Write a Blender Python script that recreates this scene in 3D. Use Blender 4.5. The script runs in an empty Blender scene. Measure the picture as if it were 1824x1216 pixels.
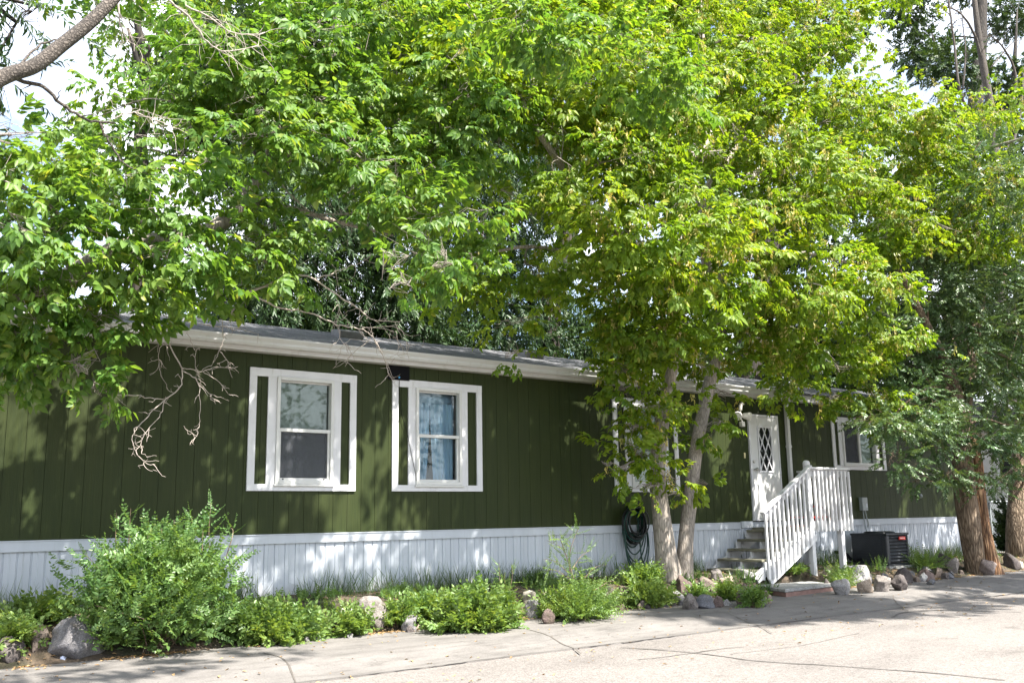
import bpy, bmesh, math, random
import numpy as np
from mathutils import Vector, Matrix, noise as mnoise
R = math.radians
rng = np.random.default_rng(7)
random.seed(7)
scn = bpy.context.scene
COL = scn.collection

# ---------------------------------------------------------------- camera
CAM = np.array([0.0, -11.4485, 1.36])
RIGHT = np.array([0.79820248, -0.60216779, -0.01633261])
UP = np.array([-0.09502548, -0.15264185, 0.98370251])
FWD = np.array([0.594847, 0.78364177, 0.17906038])
FPX = 1709.6
cd = bpy.data.cameras.new('camera'); cam = bpy.data.objects.new('camera', cd); COL.objects.link(cam)
cd.sensor_fit = 'HORIZONTAL'; cd.sensor_width = 36; cd.lens = 36 * FPX / 1824
cd.clip_start = 0.1; cd.clip_end = 3000
m = Matrix.Identity(4)
for i in range(3):
    m[i][0] = RIGHT[i]; m[i][1] = UP[i]; m[i][2] = -FWD[i]; m[i][3] = CAM[i]
cam.matrix_world = m
scn.camera = cam

# ---------------------------------------------------------------- sky, sun, exposure
SUN_EL, SUN_AZ = R(57), R(20)          # azimuth measured from the wall's outward normal (-y) towards +x
sdir = Vector((math.sin(SUN_AZ) * math.cos(SUN_EL), -math.cos(SUN_AZ) * math.cos(SUN_EL), math.sin(SUN_EL)))
w = bpy.data.worlds.new('World'); scn.world = w; w.use_nodes = True
nt = w.node_tree; nt.nodes.clear()
wo = nt.nodes.new('ShaderNodeOutputWorld'); bg = nt.nodes.new('ShaderNodeBackground')
sky = nt.nodes.new('ShaderNodeTexSky'); sky.sky_type = 'NISHITA'; sky.sun_disc = False
sky.sun_elevation = SUN_EL; sky.sun_rotation = math.atan2(sdir.x, sdir.y)
tc = nt.nodes.new('ShaderNodeTexCoord'); cn = nt.nodes.new('ShaderNodeTexNoise')
cn.inputs['Scale'].default_value = 2.6; cn.inputs['Detail'].default_value = 8; cn.inputs['Roughness'].default_value = .55
cr = nt.nodes.new('ShaderNodeValToRGB'); cr.color_ramp.elements[0].position = .40; cr.color_ramp.elements[1].position = .56
mx = nt.nodes.new('ShaderNodeMix'); mx.data_type = 'RGBA'
nt.links.new(tc.outputs['Generated'], cn.inputs['Vector']); nt.links.new(cn.outputs['Fac'], cr.inputs['Fac'])
nt.links.new(cr.outputs['Color'], mx.inputs[0]); nt.links.new(sky.outputs[0], mx.inputs[6])
mx.inputs[7].default_value = (7.2, 7.5, 8.2, 1)      # bright thin cloud
nt.links.new(mx.outputs[2], bg.inputs['Color']); bg.inputs['Strength'].default_value = .09
nt.links.new(bg.outputs[0], wo.inputs['Surface'])
sl = bpy.data.lights.new('sun', 'SUN'); sl.energy = 4.9; sl.angle = R(.8); sl.color = (1, .95, .86)
so = bpy.data.objects.new('sun', sl); COL.objects.link(so)
so.rotation_euler = sdir.to_track_quat('Z', 'Y').to_euler()
scn.view_settings.view_transform = 'Standard'; scn.view_settings.look = 'None'
scn.view_settings.exposure = 1.93; scn.view_settings.gamma = 1
scn.render.engine = 'CYCLES'
scn.cycles.use_denoising = True
scn.cycles.max_bounces = 7; scn.cycles.transparent_max_bounces = 12
scn.cycles.diffuse_bounces = 4; scn.cycles.transmission_bounces = 4; scn.cycles.glossy_bounces = 3

# ---------------------------------------------------------------- survey helpers (bearing + known distance -> place)
def bearing(px, py): return FWD + RIGHT * ((px - 912) / FPX) - UP * ((py - 608) / FPX)
def at(px, py, y):
    d = bearing(px, py); return CAM + d * ((y - CAM[1]) / d[1])
def atz(px, py, z):
    d = bearing(px, py); return CAM + d * ((z - CAM[2]) / d[2])
def depth(p): return float((np.asarray(p, float) - CAM) @ FWD)

# ---------------------------------------------------------------- object helpers
def tag(o, label=None, cat=None, group=None, kind=None):
    if label: o['label'] = label
    if cat: o['category'] = cat
    if group: o['group'] = group
    if kind: o['kind'] = kind
    return o
def thing(name, label, cat, loc=(0, 0, 0), group=None):
    o = bpy.data.objects.new(name, None); COL.objects.link(o); o.location = loc; o.empty_display_size = .2
    return tag(o, label, cat, group)
def link(name, me, mat, parent=None, label=None):
    o = bpy.data.objects.new(name, me); COL.objects.link(o)
    if mat: me.materials.append(mat)
    if parent is not None:
        o.parent = parent
        base = parent
        off = Vector((0, 0, 0))
        while base is not None:
            off += base.location; base = base.parent
        o.matrix_parent_inverse = Matrix.Translation(-off) if parent.type == 'EMPTY' else Matrix.Identity(4)
    if label: o['label'] = label
    return o
class MB:
    def __init__(s): s.v = []; s.f = []
    def add(s, v, f):
        n = len(s.v); s.v += [tuple(map(float, q)) for q in v]; s.f += [tuple(i + n for i in q) for q in f]; return s
    def box(s, x0, x1, y0, y1, z0, z1):
        v = [(x, y, z) for z in (z0, z1) for y in (y0, y1) for x in (x0, x1)]
        return s.add(v, [(0, 2, 3, 1), (4, 5, 7, 6), (0, 1, 5, 4), (2, 6, 7, 3), (0, 4, 6, 2), (1, 3, 7, 5)])
    def bar(s, a, b, wd, ht, up=(0, 0, 1)):
        a, b = Vector(a), Vector(b); d = (b - a).normalized(); sd = d.cross(Vector(up))
        if sd.length < 1e-4: sd = Vector((1, 0, 0))
        sd.normalize(); u = sd.cross(d)
        v = []
        for p in (a, b):
            for i, j in ((-1, -1), (1, -1), (1, 1), (-1, 1)): v.append(p + sd * (i * wd / 2) + u * (j * ht / 2))
        return s.add(v, [(0, 1, 2, 3), (7, 6, 5, 4), (0, 4, 5, 1), (1, 5, 6, 2), (2, 6, 7, 3), (3, 7, 4, 0)])
    def tube(s, pts, rad, n=8, cap=True, rough=0.0, freq=3.0):
        P = [Vector(p) for p in pts]
        if not hasattr(rad, '__len__'): rad = [rad] * len(P)
        v = []; f = []
        t0 = (P[1] - P[0]).normalized(); ref = t0.orthogonal().normalized()
        for i, p in enumerate(P):
            t = (P[min(i + 1, len(P) - 1)] - P[max(i - 1, 0)])
            t = t.normalized() if t.length > 1e-9 else t0
            ref = (ref - t * ref.dot(t)); ref = ref.normalized() if ref.length > 1e-6 else t.orthogonal().normalized()
            b = t.cross(ref)
            for k in range(n):
                a = 2 * math.pi * k / n; dr = ref * math.cos(a) + b * math.sin(a)
                r = rad[i]
                if rough: r *= 1 + rough * mnoise.noise(Vector((dr.x * freq, dr.y * freq, p.z * .9 + p.x * .5)))
                v.append(p + dr * r)
        for i in range(len(P) - 1):
            for k in range(n):
                k2 = (k + 1) % n; f.append((i * n + k, i * n + k2, (i + 1) * n + k2, (i + 1) * n + k))
        if cap: f += [tuple(range(n - 1, -1, -1)), tuple((len(P) - 1) * n + k for k in range(n))]
        return s.add(v, f)
    def profile(s, prof, x0, x1):
        n = len(prof); v = [(x0, y, z) for y, z in prof] + [(x1, y, z) for y, z in prof]
        f = [(i, (i + 1) % n, n + (i + 1) % n, n + i) for i in range(n)] + [tuple(range(n - 1, -1, -1)), tuple(range(n, 2 * n))]
        return s.add(v, f)
    def mesh(s, name, smooth=False):
        me = bpy.data.meshes.new(name); me.from_pydata(s.v, [], s.f); me.update()
        bm = bmesh.new(); bm.from_mesh(me); bmesh.ops.recalc_face_normals(bm, faces=bm.faces); bm.to_mesh(me); bm.free()
        if smooth: me.polygons.foreach_set('use_smooth', [True] * len(me.polygons))
        return me
    def build(s, name, mat, parent=None, label=None, smooth=False, bevel=0):
        o = link(name, s.mesh(name, smooth), mat, parent, label)
        if bevel:
            b = o.modifiers.new('edge', 'BEVEL'); b.width = bevel; b.segments = 2; b.limit_method = 'ANGLE'
        return o
def spline(pts, n=6):
    P = [np.asarray(p, float) for p in pts]; out = []
    Q = [2 * P[0] - P[1]] + P + [2 * P[-1] - P[-2]]
    for i in range(1, len(Q) - 2):
        for t in np.linspace(0, 1, n, endpoint=False):
            a, b, c, d = Q[i - 1:i + 3]
            out.append(.5 * (2 * b + (c - a) * t + (2 * a - 5 * b + 4 * c - d) * t * t + (3 * b - a - 3 * c + d) * t ** 3))
    out.append(P[-1]); return out
def lerp_list(v, n): return list(np.interp(np.linspace(0, 1, n), np.linspace(0, 1, len(v)), v))

# ---------------------------------------------------------------- materials
def newmat(name):
    mt = bpy.data.materials.new(name); mt.use_nodes = True; t = mt.node_tree
    return mt, t, t.nodes['Principled BSDF']
def N(t, kind, **kw):
    n = t.nodes.new(kind)
    for k, v in kw.items():
        if k in n.inputs: n.inputs[k].default_value = v
        else: setattr(n, k, v)
    return n
def coords(t, scale=(1, 1, 1), rot=(0, 0, 0)):
    g = N(t, 'ShaderNodeNewGeometry'); mp = N(t, 'ShaderNodeMapping'); mp.inputs['Scale'].default_value = scale
    mp.inputs['Rotation'].default_value = rot
    t.links.new(g.outputs['Position'], mp.inputs['Vector']); return mp.outputs[0]
def ramp(t, src, stops):
    r = N(t, 'ShaderNodeValToRGB'); e = r.color_ramp.elements
    while len(e) < len(stops): e.new(.5)
    for el, (p, c) in zip(e, stops): el.position = p; el.color = (*c, 1)
    t.links.new(src, r.inputs['Fac']); return r.outputs['Color']
def noisy(t, vec, scale, detail=4, rough=.55):
    n = N(t, 'ShaderNodeTexNoise', Scale=scale, Detail=detail, Roughness=rough); t.links.new(vec, n.inputs['Vector']); return n.outputs['Fac']
def mixc(t, fac, a, b, mode='MIX'):
    n = N(t, 'ShaderNodeMix', data_type='RGBA', blend_type=mode)
    for sock, v in ((0, fac), (6, a), (7, b)):
        if hasattr(v, 'links'): t.links.new(v, n.inputs[sock])
        elif sock == 0: n.inputs[0].default_value = v
        else: n.inputs[sock].default_value = (*v, 1)
    return n.outputs[2]
def bump(t, p, src, strength, dist):
    b = N(t, 'ShaderNodeBump', Strength=strength, Distance=dist); t.links.new(src, b.inputs['Height']); t.links.new(b.outputs[0], p.inputs['Normal']); return b
def paint(name, col, rough=.5, var=.12, scale=(3, 3, 3), bmp=0, bscale=(40, 40, 8), dirt=None):
    mt, t, p = newmat(name); v = coords(t, scale)
    dark = tuple(c * (1 - var) for c in col); lite = tuple(min(1, c * (1 + var)) for c in col)
    c = ramp(t, noisy(t, v, 1.0, 6), [(.3, dark), (.7, lite)])
    if dirt:
        f = ramp(t, noisy(t, coords(t, (9, 9, 2.2)), 1.0, 8, .7), [(.55, (0, 0, 0)), (.72, (1, 1, 1))])
        c = mixc(t, f, c, dirt)
    t.links.new(c, p.inputs['Base Color']); p.inputs['Roughness'].default_value = rough
    if bmp: bump(t, p, noisy(t, coords(t, bscale), 1.0, 5), bmp, .004)
    return mt
def plain(name, col, rough=.5, metal=0):
    mt, t, p = newmat(name)
    c = ramp(t, noisy(t, coords(t, (14, 14, 14)), 1, 4), [(.3, tuple(x * .85 for x in col)), (.7, tuple(min(1, x * 1.12) for x in col))])
    t.links.new(c, p.inputs['Base Color']); p.inputs['Roughness'].default_value = rough; p.inputs['Metallic'].default_value = metal
    return mt
def leafmat(name, a, b, c, trans=.35, rough=.37, warm=(1.25, 1.15, .45)):
    mt, t, p = newmat(name)
    g = N(t, 'ShaderNodeNewGeometry')
    col = ramp(t, g.outputs['Random Per Island'], [(0, a), (.5, b), (.93, b), (1, c)])
    cl = ramp(t, noisy(t, coords(t, (.9, .9, .9)), 1, 3), [(.35, (.82, .92, .9)), (.65, (1.2, 1.08, .95))])
    col = mixc(t, 1.0, col, cl, 'MULTIPLY')
    t.links.new(col, p.inputs['Base Color']); p.inputs['Roughness'].default_value = rough
    p.inputs['Specular IOR Level'].default_value = .42
    tr = N(t, 'ShaderNodeBsdfTranslucent'); wc = mixc(t, 1.0, col, warm, 'MULTIPLY'); t.links.new(wc, tr.inputs['Color'])
    ms = N(t, 'ShaderNodeMixShader'); ms.inputs[0].default_value = trans
    t.links.new(p.outputs[0], ms.inputs[1]); t.links.new(tr.outputs[0], ms.inputs[2])
    t.links.new(ms.outputs[0], t.nodes['Material Output'].inputs['Surface']); return mt
def barkmat(name, a, b, c, sc=(16, 16, 3), dist=.02):
    mt, t, p = newmat(name); v = coords(t, sc)
    n1 = N(t, 'ShaderNodeTexVoronoi', feature='DISTANCE_TO_EDGE', Scale=1.0); n1.inputs['Randomness'].default_value = 1
    ds = N(t, 'ShaderNodeTexNoise', Scale=1.3, Detail=4); t.links.new(v, ds.inputs['Vector'])
    add = N(t, 'ShaderNodeVectorMath', operation='ADD'); t.links.new(v, add.inputs[0]); t.links.new(ds.outputs['Color'], add.inputs[1])
    t.links.new(add.outputs[0], n1.inputs['Vector'])
    c1 = ramp(t, n1.outputs['Distance'], [(0, a), (.14, b), (.5, c)])
    c2 = ramp(t, noisy(t, coords(t, (3, 3, 1.2)), 1, 5), [(.35, (.7, .68, .66)), (.65, (1.15, 1.1, 1.05))])
    t.links.new(mixc(t, 1, c1, c2, 'MULTIPLY'), p.inputs['Base Color']); p.inputs['Roughness'].default_value = .9
    h = N(t, 'ShaderNodeMath', operation='MINIMUM'); h.inputs[1].default_value = .35; t.links.new(n1.outputs['Distance'], h.inputs[0])
    bump(t, p, h.outputs[0], 1.0, dist); return mt
def stonemat(name, a, b):
    mt, t, p = newmat(name); v = coords(t, (1, 1, 1))
    a, b = tuple(q * .78 for q in a), tuple(q * .78 for q in b)
    c = ramp(t, noisy(t, v, 7, 8, .65), [(.32, a), (.62, b)])
    c = mixc(t, ramp(t, noisy(t, v, 5.5, 7, .75), [(.54, (0, 0, 0)), (.66, (.8, .8, .8))]), c, (.075, .062, .04))
    sp = ramp(t, noisy(t, v, 90, 2), [(.42, (.72, .72, .72)), (.62, (1.25, 1.25, 1.25))])
    t.links.new(mixc(t, 1, c, sp, 'MULTIPLY'), p.inputs['Base Color']); p.inputs['Roughness'].default_value = .9
    bump(t, p, noisy(t, v, 26, 8, .7), .8, .02); return mt

M = {}
# siding: dark olive paint on rough-sawn boards
mt, t, p = newmat('olive_siding_paint')
c = ramp(t, noisy(t, coords(t, (26, 26, 1.3)), 1, 6, .6), [(.3, (.0175, .0275, .0062)), (.7, (.027, .0385, .0078))])
c = mixc(t, ramp(t, noisy(t, coords(t, (1.2, 1, .8)), 1, 4), [(.4, (0, 0, 0)), (.75, (.6, .6, .6))]), c, (.033, .041, .011))
c = mixc(t, ramp(t, noisy(t, coords(t, (9, 9, .45)), 1, 6, .7), [(.55, (0, 0, 0)), (.8, (.55, .55, .55))]), c, (.038, .045, .018))
t.links.new(c, p.inputs['Base Color']); p.inputs['Roughness'].default_value = .6; p.inputs['Specular IOR Level'].default_value = .25
bump(t, p, noisy(t, coords(t, (70, 70, 3.5)), 1, 6, .65), .55, .006)
M['siding'] = mt
M['trim'] = paint('white_trim_paint', (.66, .66, .69), .5, .05, bmp=.2, dirt=(.53, .53, .53))
M['fascia'] = paint('fascia_paint', (.56, .545, .53), .5, .06, dirt=(.44, .42, .40))
M['gutter'] = paint('gutter_enamel', (.60, .60, .60), .35, .05, dirt=(.48, .46, .43))
mt, t, p = newmat('skirting_vinyl')
c = ramp(t, noisy(t, coords(t, (5, 5, .7)), 1, 6), [(.3, (.455, .49, .545)), (.7, (.52, .555, .615))])
sz_ = N(t, 'ShaderNodeSeparateXYZ'); t.links.new(coords(t), sz_.inputs[0])
hz_ = N(t, 'ShaderNodeMapRange'); hz_.inputs[1].default_value = .75; hz_.inputs[2].default_value = .32; t.links.new(sz_.outputs[2], hz_.inputs[0])
ml = N(t, 'ShaderNodeMath', operation='MULTIPLY'); t.links.new(hz_.outputs[0], ml.inputs[0]); t.links.new(noisy(t, coords(t, (14, 14, 9)), 1, 6, .7), ml.inputs[1])
c = mixc(t, ramp(t, ml.outputs[0], [(.18, (0, 0, 0)), (.55, (.8, .8, .8))]), c, (.25, .22, .17))
c = mixc(t, ramp(t, noisy(t, coords(t, (40, 40, 1.2)), 1, 5, .7), [(.58, (0, 0, 0)), (.78, (.5, .5, .5))]), c, (.34, .35, .36))
t.links.new(c, p.inputs['Base Color']); p.inputs['Roughness'].default_value = .5
M['skirt'] = mt
M['vinyl'] = paint('window_vinyl', (.62, .62, .61), .4, .03)
M['porch'] = paint('porch_paint', (.60, .60, .61), .6, .08, bmp=.3, dirt=(.22, .21, .19))
M['tread'] = paint('weathered_tread', (.15, .145, .105), .85, .35, (9, 3, 9), .5, (20, 60, 60), dirt=(.08, .09, .045))
M['door'] = paint('door_enamel', (.62, .62, .62), .35, .04)
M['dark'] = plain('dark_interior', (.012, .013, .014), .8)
M['dark_olive'] = plain('groove_paint', (.020, .028, .007), .8)  # flat dark olive, close to the siding paint
M['blind'] = plain('blind_slat', (.36, .40, .38), .6)
M['curtain'] = paint('blue_curtain', (.33, .46, .64), .8, .12, (6, 6, 1))
M['metal'] = plain('brushed_nickel', (.5, .48, .44), .35, 1)
M['black'] = plain('black_plastic', (.007, .007, .009), .8)
M['black'].node_tree.nodes['Principled BSDF'].inputs['Specular IOR Level'].default_value = .1
M['ac'] = plain('ac_steel', (.022, .025, .03), .45)
M['red'] = plain('red_plastic', (.55, .03, .02), .45)
M['ventgrey'] = plain('roof_vent_grey', (.17, .17, .175), .7)
M['grey'] = plain('grey_enamel', (.30, .33, .34), .5)
M['brass'] = plain('doorbell_cream', (.7, .62, .35), .4)
M['hose'] = plain('green_hose', (.004, .045, .035), .35)
M['hoseblack'] = plain('black_hose', (.006, .008, .009), .4)
M['lamp'] = plain('floodlight_white', (.78, .76, .72), .4)
M['brick'] = paint('red_brick', (.20, .12, .10), .9, .25, (8, 8, 14), .5)
M['slab'] = stonemat('concrete_slab', (.30, .30, .29), (.42, .42, .41))
# glass: clear pane with a sky and tree reflection
def glassmat(name, tint, refl):
    mt = bpy.data.materials.new(name); mt.use_nodes = True; t = mt.node_tree; t.nodes.clear()
    o = N(t, 'ShaderNodeOutputMaterial'); tr = N(t, 'ShaderNodeBsdfTransparent'); tr.inputs[0].default_value = (*tint, 1)
    gl = N(t, 'ShaderNodeBsdfGlossy', Roughness=.02); gl.inputs[0].default_value = (.95, 1, .98, 1)
    b = N(t, 'ShaderNodeBump', Strength=.06, Distance=.003); t.links.new(noisy(t, coords(t, (5, 5, 5)), 1, 2), b.inputs['Height']); t.links.new(b.outputs[0], gl.inputs['Normal'])
    ms = N(t, 'ShaderNodeMixShader'); ms.inputs[0].default_value = refl
    t.links.new(tr.outputs[0], ms.inputs[1]); t.links.new(gl.outputs[0], ms.inputs[2]); t.links.new(ms.outputs[0], o.inputs[0]); return mt
M['glass'] = glassmat('window_glass', (.84, .88, .87), .042)
def screenmat():
    mt = bpy.data.materials.new('insect_screen'); mt.use_nodes = True; t = mt.node_tree; t.nodes.clear()
    o = N(t, 'ShaderNodeOutputMaterial'); tr = N(t, 'ShaderNodeBsdfTransparent'); df = N(t, 'ShaderNodeBsdfDiffuse'); df.inputs[0].default_value = (.10, .105, .12, 1)
    ms = N(t, 'ShaderNodeMixShader'); f = noisy(t, coords(t, (30, 30, 30)), 1, 2); r = ramp(t, f, [(.3, (.45, .45, .45)), (.7, (.55, .55, .55))])
    t.links.new(r, ms.inputs[0]); t.links.new(tr.outputs[0], ms.inputs[1]); t.links.new(df.outputs[0], ms.inputs[2]); t.links.new(ms.outputs[0], o.inputs[0]); return mt
M['doorglass'] = glassmat('door_light_glass', (.8, .82, .82), .035)
M['screen'] = screenmat()
# shingles
mt, t, p = newmat('asphalt_shingle')
br = N(t, 'ShaderNodeTexBrick', Scale=1.0); br.inputs['Brick Width'].default_value = .33; br.inputs['Row Height'].default_value = .14
br.inputs['Mortar Size'].default_value = .006; br.inputs['Color1'].default_value = (.075, .077, .085, 1); br.inputs['Color2'].default_value = (.15, .15, .16, 1); br.inputs['Mortar'].default_value = (.03, .03, .035, 1)
t.links.new(coords(t, (1, 1.03, 1)), br.inputs['Vector'])
sp = ramp(t, noisy(t, coords(t, (1, 1, 1)), 60, 3), [(.35, (.6, .6, .6)), (.65, (1.4, 1.4, 1.4))])
st = ramp(t, noisy(t, coords(t, (3, 16, 16)), 1, 4), [(.3, (.65, .65, .68)), (.7, (1.3, 1.3, 1.3))])
c = mixc(t, 1, mixc(t, 1, br.outputs['Color'], sp, 'MULTIPLY'), st, 'MULTIPLY')
t.links.new(c, p.inputs['Base Color']); p.inputs['Roughness'].default_value = .95
bump(t, p, noisy(t, coords(t, (4, 30, 30)), 1, 5), .8, .02)
M['shingle'] = mt
# road: chip-sealed asphalt, pale pinkish aggregate
mt, t, p = newmat('chip_seal_road')
vo = N(t, 'ShaderNodeTexVoronoi', Scale=95); t.links.new(coords(t), vo.inputs['Vector'])
c = ramp(t, vo.outputs['Color'], [(.1, (.095, .087, .081)), (.45, (.165, .150, .140)), (.9, (.225, .205, .193))])
big = ramp(t, noisy(t, coords(t, (.5, .9, 1)), 1.2, 6), [(.28, (.74, .74, .74)), (.5, (.96, .96, .96)), (.72, (1.08, 1.07, 1.06))])
fleck = ramp(t, noisy(t, coords(t), 14, 4), [(.3, (.86, .85, .84)), (.7, (1.08, 1.08, 1.08))])
oil = ramp(t, noisy(t, coords(t, (.9, 1.6, 1)), 1.9, 3, .5), [(.24, (.62, .61, .60)), (.36, (1, 1, 1))])
c = mixc(t, 1, mixc(t, 1, mixc(t, 1, c, big, 'MULTIPLY'), fleck, 'MULTIPLY'), oil, 'MULTIPLY')
t.links.new(c, p.inputs['Base Color']); p.inputs['Roughness'].default_value = .95
bump(t, p, vo.outputs['Distance'], .5, .006)
M['road'] = mt
mt, t, p = newmat('pavement_concrete')
c = ramp(t, noisy(t, coords(t, (1, 1.4, 1)), 1.6, 8, .65), [(.25, (.105, .098, .093)), (.5, (.145, .135, .128)), (.75, (.18, .168, .159))])
sp = ramp(t, noisy(t, coords(t), 70, 4), [(.35, (.84, .84, .84)), (.65, (1.12, 1.12, 1.12))])
st_ = ramp(t, noisy(t, coords(t, (.8, 3.2, 1)), 2.2, 7, .7), [(.36, (.62, .61, .60)), (.5, (1, 1, 1))])
spots = ramp(t, noisy(t, coords(t), 11, 2), [(.26, (.6, .6, .6)), (.34, (1, 1, 1))])
c = mixc(t, 1, mixc(t, .75, c, st_, 'MULTIPLY'), spots, 'MULTIPLY')
t.links.new(mixc(t, 1, c, sp, 'MULTIPLY'), p.inputs['Base Color']); p.inputs['Roughness'].default_value = .9
bump(t, p, noisy(t, coords(t), 60, 5), .35, .005)
M['walk'] = mt
mt, t, p = newmat('yard_soil')
c = ramp(t, noisy(t, coords(t), 9, 8, .7), [(.3, (.035, .027, .02)), (.5, (.08, .06, .042)), (.72, (.16, .115, .075))])
g = ramp(t, noisy(t, coords(t, (1, 1, 1)), 1.8, 6), [(.45, (0, 0, 0)), (.62, (.8, .8, .8))])
c = mixc(t, g, c, (.030, .042, .014))
t.links.new(c, p.inputs['Base Color']); p.inputs['Roughness'].default_value = 1
bump(t, p, noisy(t, coords(t), 30, 8, .7), 1, .03)
M['soil'] = mt
M['crack'] = plain('tar_crack', (.07, .065, .06), .9)
M['joint'] = plain('dark_joint', (.09, .08, .07), .9)  # even dark tone of the pavement joint lines
M['bark'] = barkmat('box_elder_bark', (.19, .17, .15), (.32, .29, .26), (.39, .36, .33), (26, 26, 5), .012)
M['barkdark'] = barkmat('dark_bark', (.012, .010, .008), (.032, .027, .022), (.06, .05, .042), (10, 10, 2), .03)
M['barkelm'] = barkmat('elm_bark', (.08, .055, .037), (.22, .165, .115), (.36, .29, .22), (24, 24, 2.0), .04)
M['heartwood'] = barkmat('split_elm_bark', (.06, .028, .014), (.24, .13, .065), (.42, .28, .165), (20, 20, 1.8), .05)
M['twig'] = plain('dead_twig', (.38, .33, .29), .9)
M['limb'] = barkmat('grey_limb_bark', (.035, .03, .027), (.10, .088, .078), (.165, .145, .13), (30, 30, 30), .02)
M['leafA'] = leafmat('box_elder_leaf', (.090, .180, .016), (.195, .300, .026), (.36, .37, .07), .54, .5)
M['leafB'] = leafmat('near_box_elder_leaf', (.066, .160, .030), (.148, .262, .050), (.28, .33, .08), .53, .47)
M['seed'] = leafmat('samara', (.34, .33, .09), (.45, .42, .15), (.5, .40, .15), .35)
M['elm'] = leafmat('elm_leaf', (.055, .105, .045), (.085, .145, .062), (.14, .19, .08), .30, .36)
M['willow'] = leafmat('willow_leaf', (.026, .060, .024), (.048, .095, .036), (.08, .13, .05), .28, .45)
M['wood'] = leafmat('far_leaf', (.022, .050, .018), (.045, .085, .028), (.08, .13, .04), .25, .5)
M['privet'] = leafmat('privet_leaf', (.080, .170, .055), (.135, .240, .080), (.20, .28, .09), .45)
M['weed'] = leafmat('weed_leaf', (.100, .185, .050), (.165, .262, .080), (.24, .31, .09), .42)
M['grass'] = leafmat('grass_blade', (.055, .11, .025), (.09, .16, .04), (.20, .19, .09), .35)
M['litter'] = leafmat('dry_leaf', (.20, .12, .06), (.38, .25, .13), (.45, .36, .10), .15, .7, (1, 1, 1))
ST = {k: stonemat('stone_' + k, a, b) for k, a, b in [
    ('grey', (.13, .125, .13), (.25, .24, .25)), ('brown', (.12, .09, .075), (.25, .20, .17)), ('dark', (.055, .045, .045), (.13, .11, .105)),
    ('greybrown', (.15, .13, .12), (.30, .27, .25)), ('white', (.48, .46, .44), (.66, .64, .62)), ('tan', (.22, .17, .13), (.38, .31, .25)),
    ('cream', (.34, .31, .25), (.48, .44, .37)), ('palegrey', (.20, .195, .195), (.34, .33, .33)), ('redbrown', (.095, .065, .058), (.185, .135, .12)),
    ('slate', (.10, .105, .12), (.20, .205, .23)), ('pink', (.22, .17, .155), (.34, .28, .26))]}

# ================================================================ SETTING
def yard_z(x, y):
    base = .46 - .006 * max(0, x - 2) if x < 14 else .39 - .02 * (x - 14) * .4
    base = max(base, .30)
    if y >= 0: return base
    if 12.2 < x < 14.05 and y < -1.05: return .10
    t = min(1, -y / 1.58)
    z = base * (1 - .28 * t) if t < .62 else (base * (1 - .28 * .62)) * (1 - (t - .62) / .38) + .085 * ((t - .62) / .38)
    return z + .025 * mnoise.noise(Vector((x * 2.2, y * 2.2, 1.7))) * (1 - t) + (.03 * mnoise.noise(Vector((x * 5, y * 5, 3))) if -1.45 < y < -.05 else 0)
def grid(name, xs, ys, fz, mat):
    me = bpy.data.meshes.new(name); v = [(x, y, fz(x, y)) for y in ys for x in xs]; nx = len(xs)
    f = [(j * nx + i, j * nx + i + 1, (j + 1) * nx + i + 1, (j + 1) * nx + i) for j in range(len(ys) - 1) for i in range(nx - 1)]
    me.from_pydata(v, [], f); me.polygons.foreach_set('use_smooth', [True] * len(f))
    return tag(link(name, me, mat), kind='structure')
grid('ground', [-900, 900], [-900, 900], lambda x, y: -.12, M['soil'])
grid('yard', [-60, -20, -6] + list(np.arange(-2, 27, .1)) + [30, 40, 60, 120], list(np.arange(-1.58, .02, .06)) + [.2, 5, 20, 60, 200], yard_z, M['soil'])
grid('road', [-120] + list(np.arange(-10, 40, 1.0)) + [150], list(np.arange(-16, -3.59, .4)), lambda x, y: .004 + .006 * mnoise.noise(Vector((x, y, 0))), M['road'])
# pavement with a rolled kerb and gutter pan
prof = [(-1.50, -.1), (-1.50, .095), (-1.8, .098), (-2.55, .088), (-2.85, .080), (-3.0, .066), (-3.12, .042), (-3.24, .020), (-3.36, .010), (-3.62, .016), (-3.62, -.1)]
tag(MB().profile(prof, -60, 120).build('pavement', M['walk'], smooth=False), kind='structure')
def strip(pts, wd, zf, name, mat):
    mb = MB(); P = spline(pts, 9); P = [np.asarray(q, float)[:2] + (.022 * mnoise.noise(Vector((q[0] * 5, q[1] * 5, 2))) + .010 * mnoise.noise(Vector((q[0] * 17, q[1] * 17, 7)))) * np.array([.4, 1]) for q in P]
    for i in range(len(P) - 1):
        a, b = np.array(P[i][:2]), np.array(P[i + 1][:2]); d = b - a; n = np.array([-d[1], d[0]]) / (np.linalg.norm(d) + 1e-9)
        w0 = wd * (.6 + .8 * abs(mnoise.noise(Vector((a[0] * 3, a[1] * 3, 0))))); w1 = wd * (.6 + .8 * abs(mnoise.noise(Vector((b[0] * 3, b[1] * 3, 0)))))
        mb.add([(*(a - n * w0), zf(a)), (*(a + n * w0), zf(a)), (*(b + n * w1), zf(b)), (*(b - n * w1), zf(b))], [(0, 1, 2, 3)])
    return tag(mb.build(name, mat), kind='structure')
def walkz(q):
    ys = [y for y, z in prof[1:-1]][::-1]; zs = [z for y, z in prof[1:-1]][::-1]
    return float(np.interp(q[1], ys, zs)) + .004
roadz = lambda q: .004 + .006 * mnoise.noise(Vector((q[0], q[1], 0))) + .006
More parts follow.
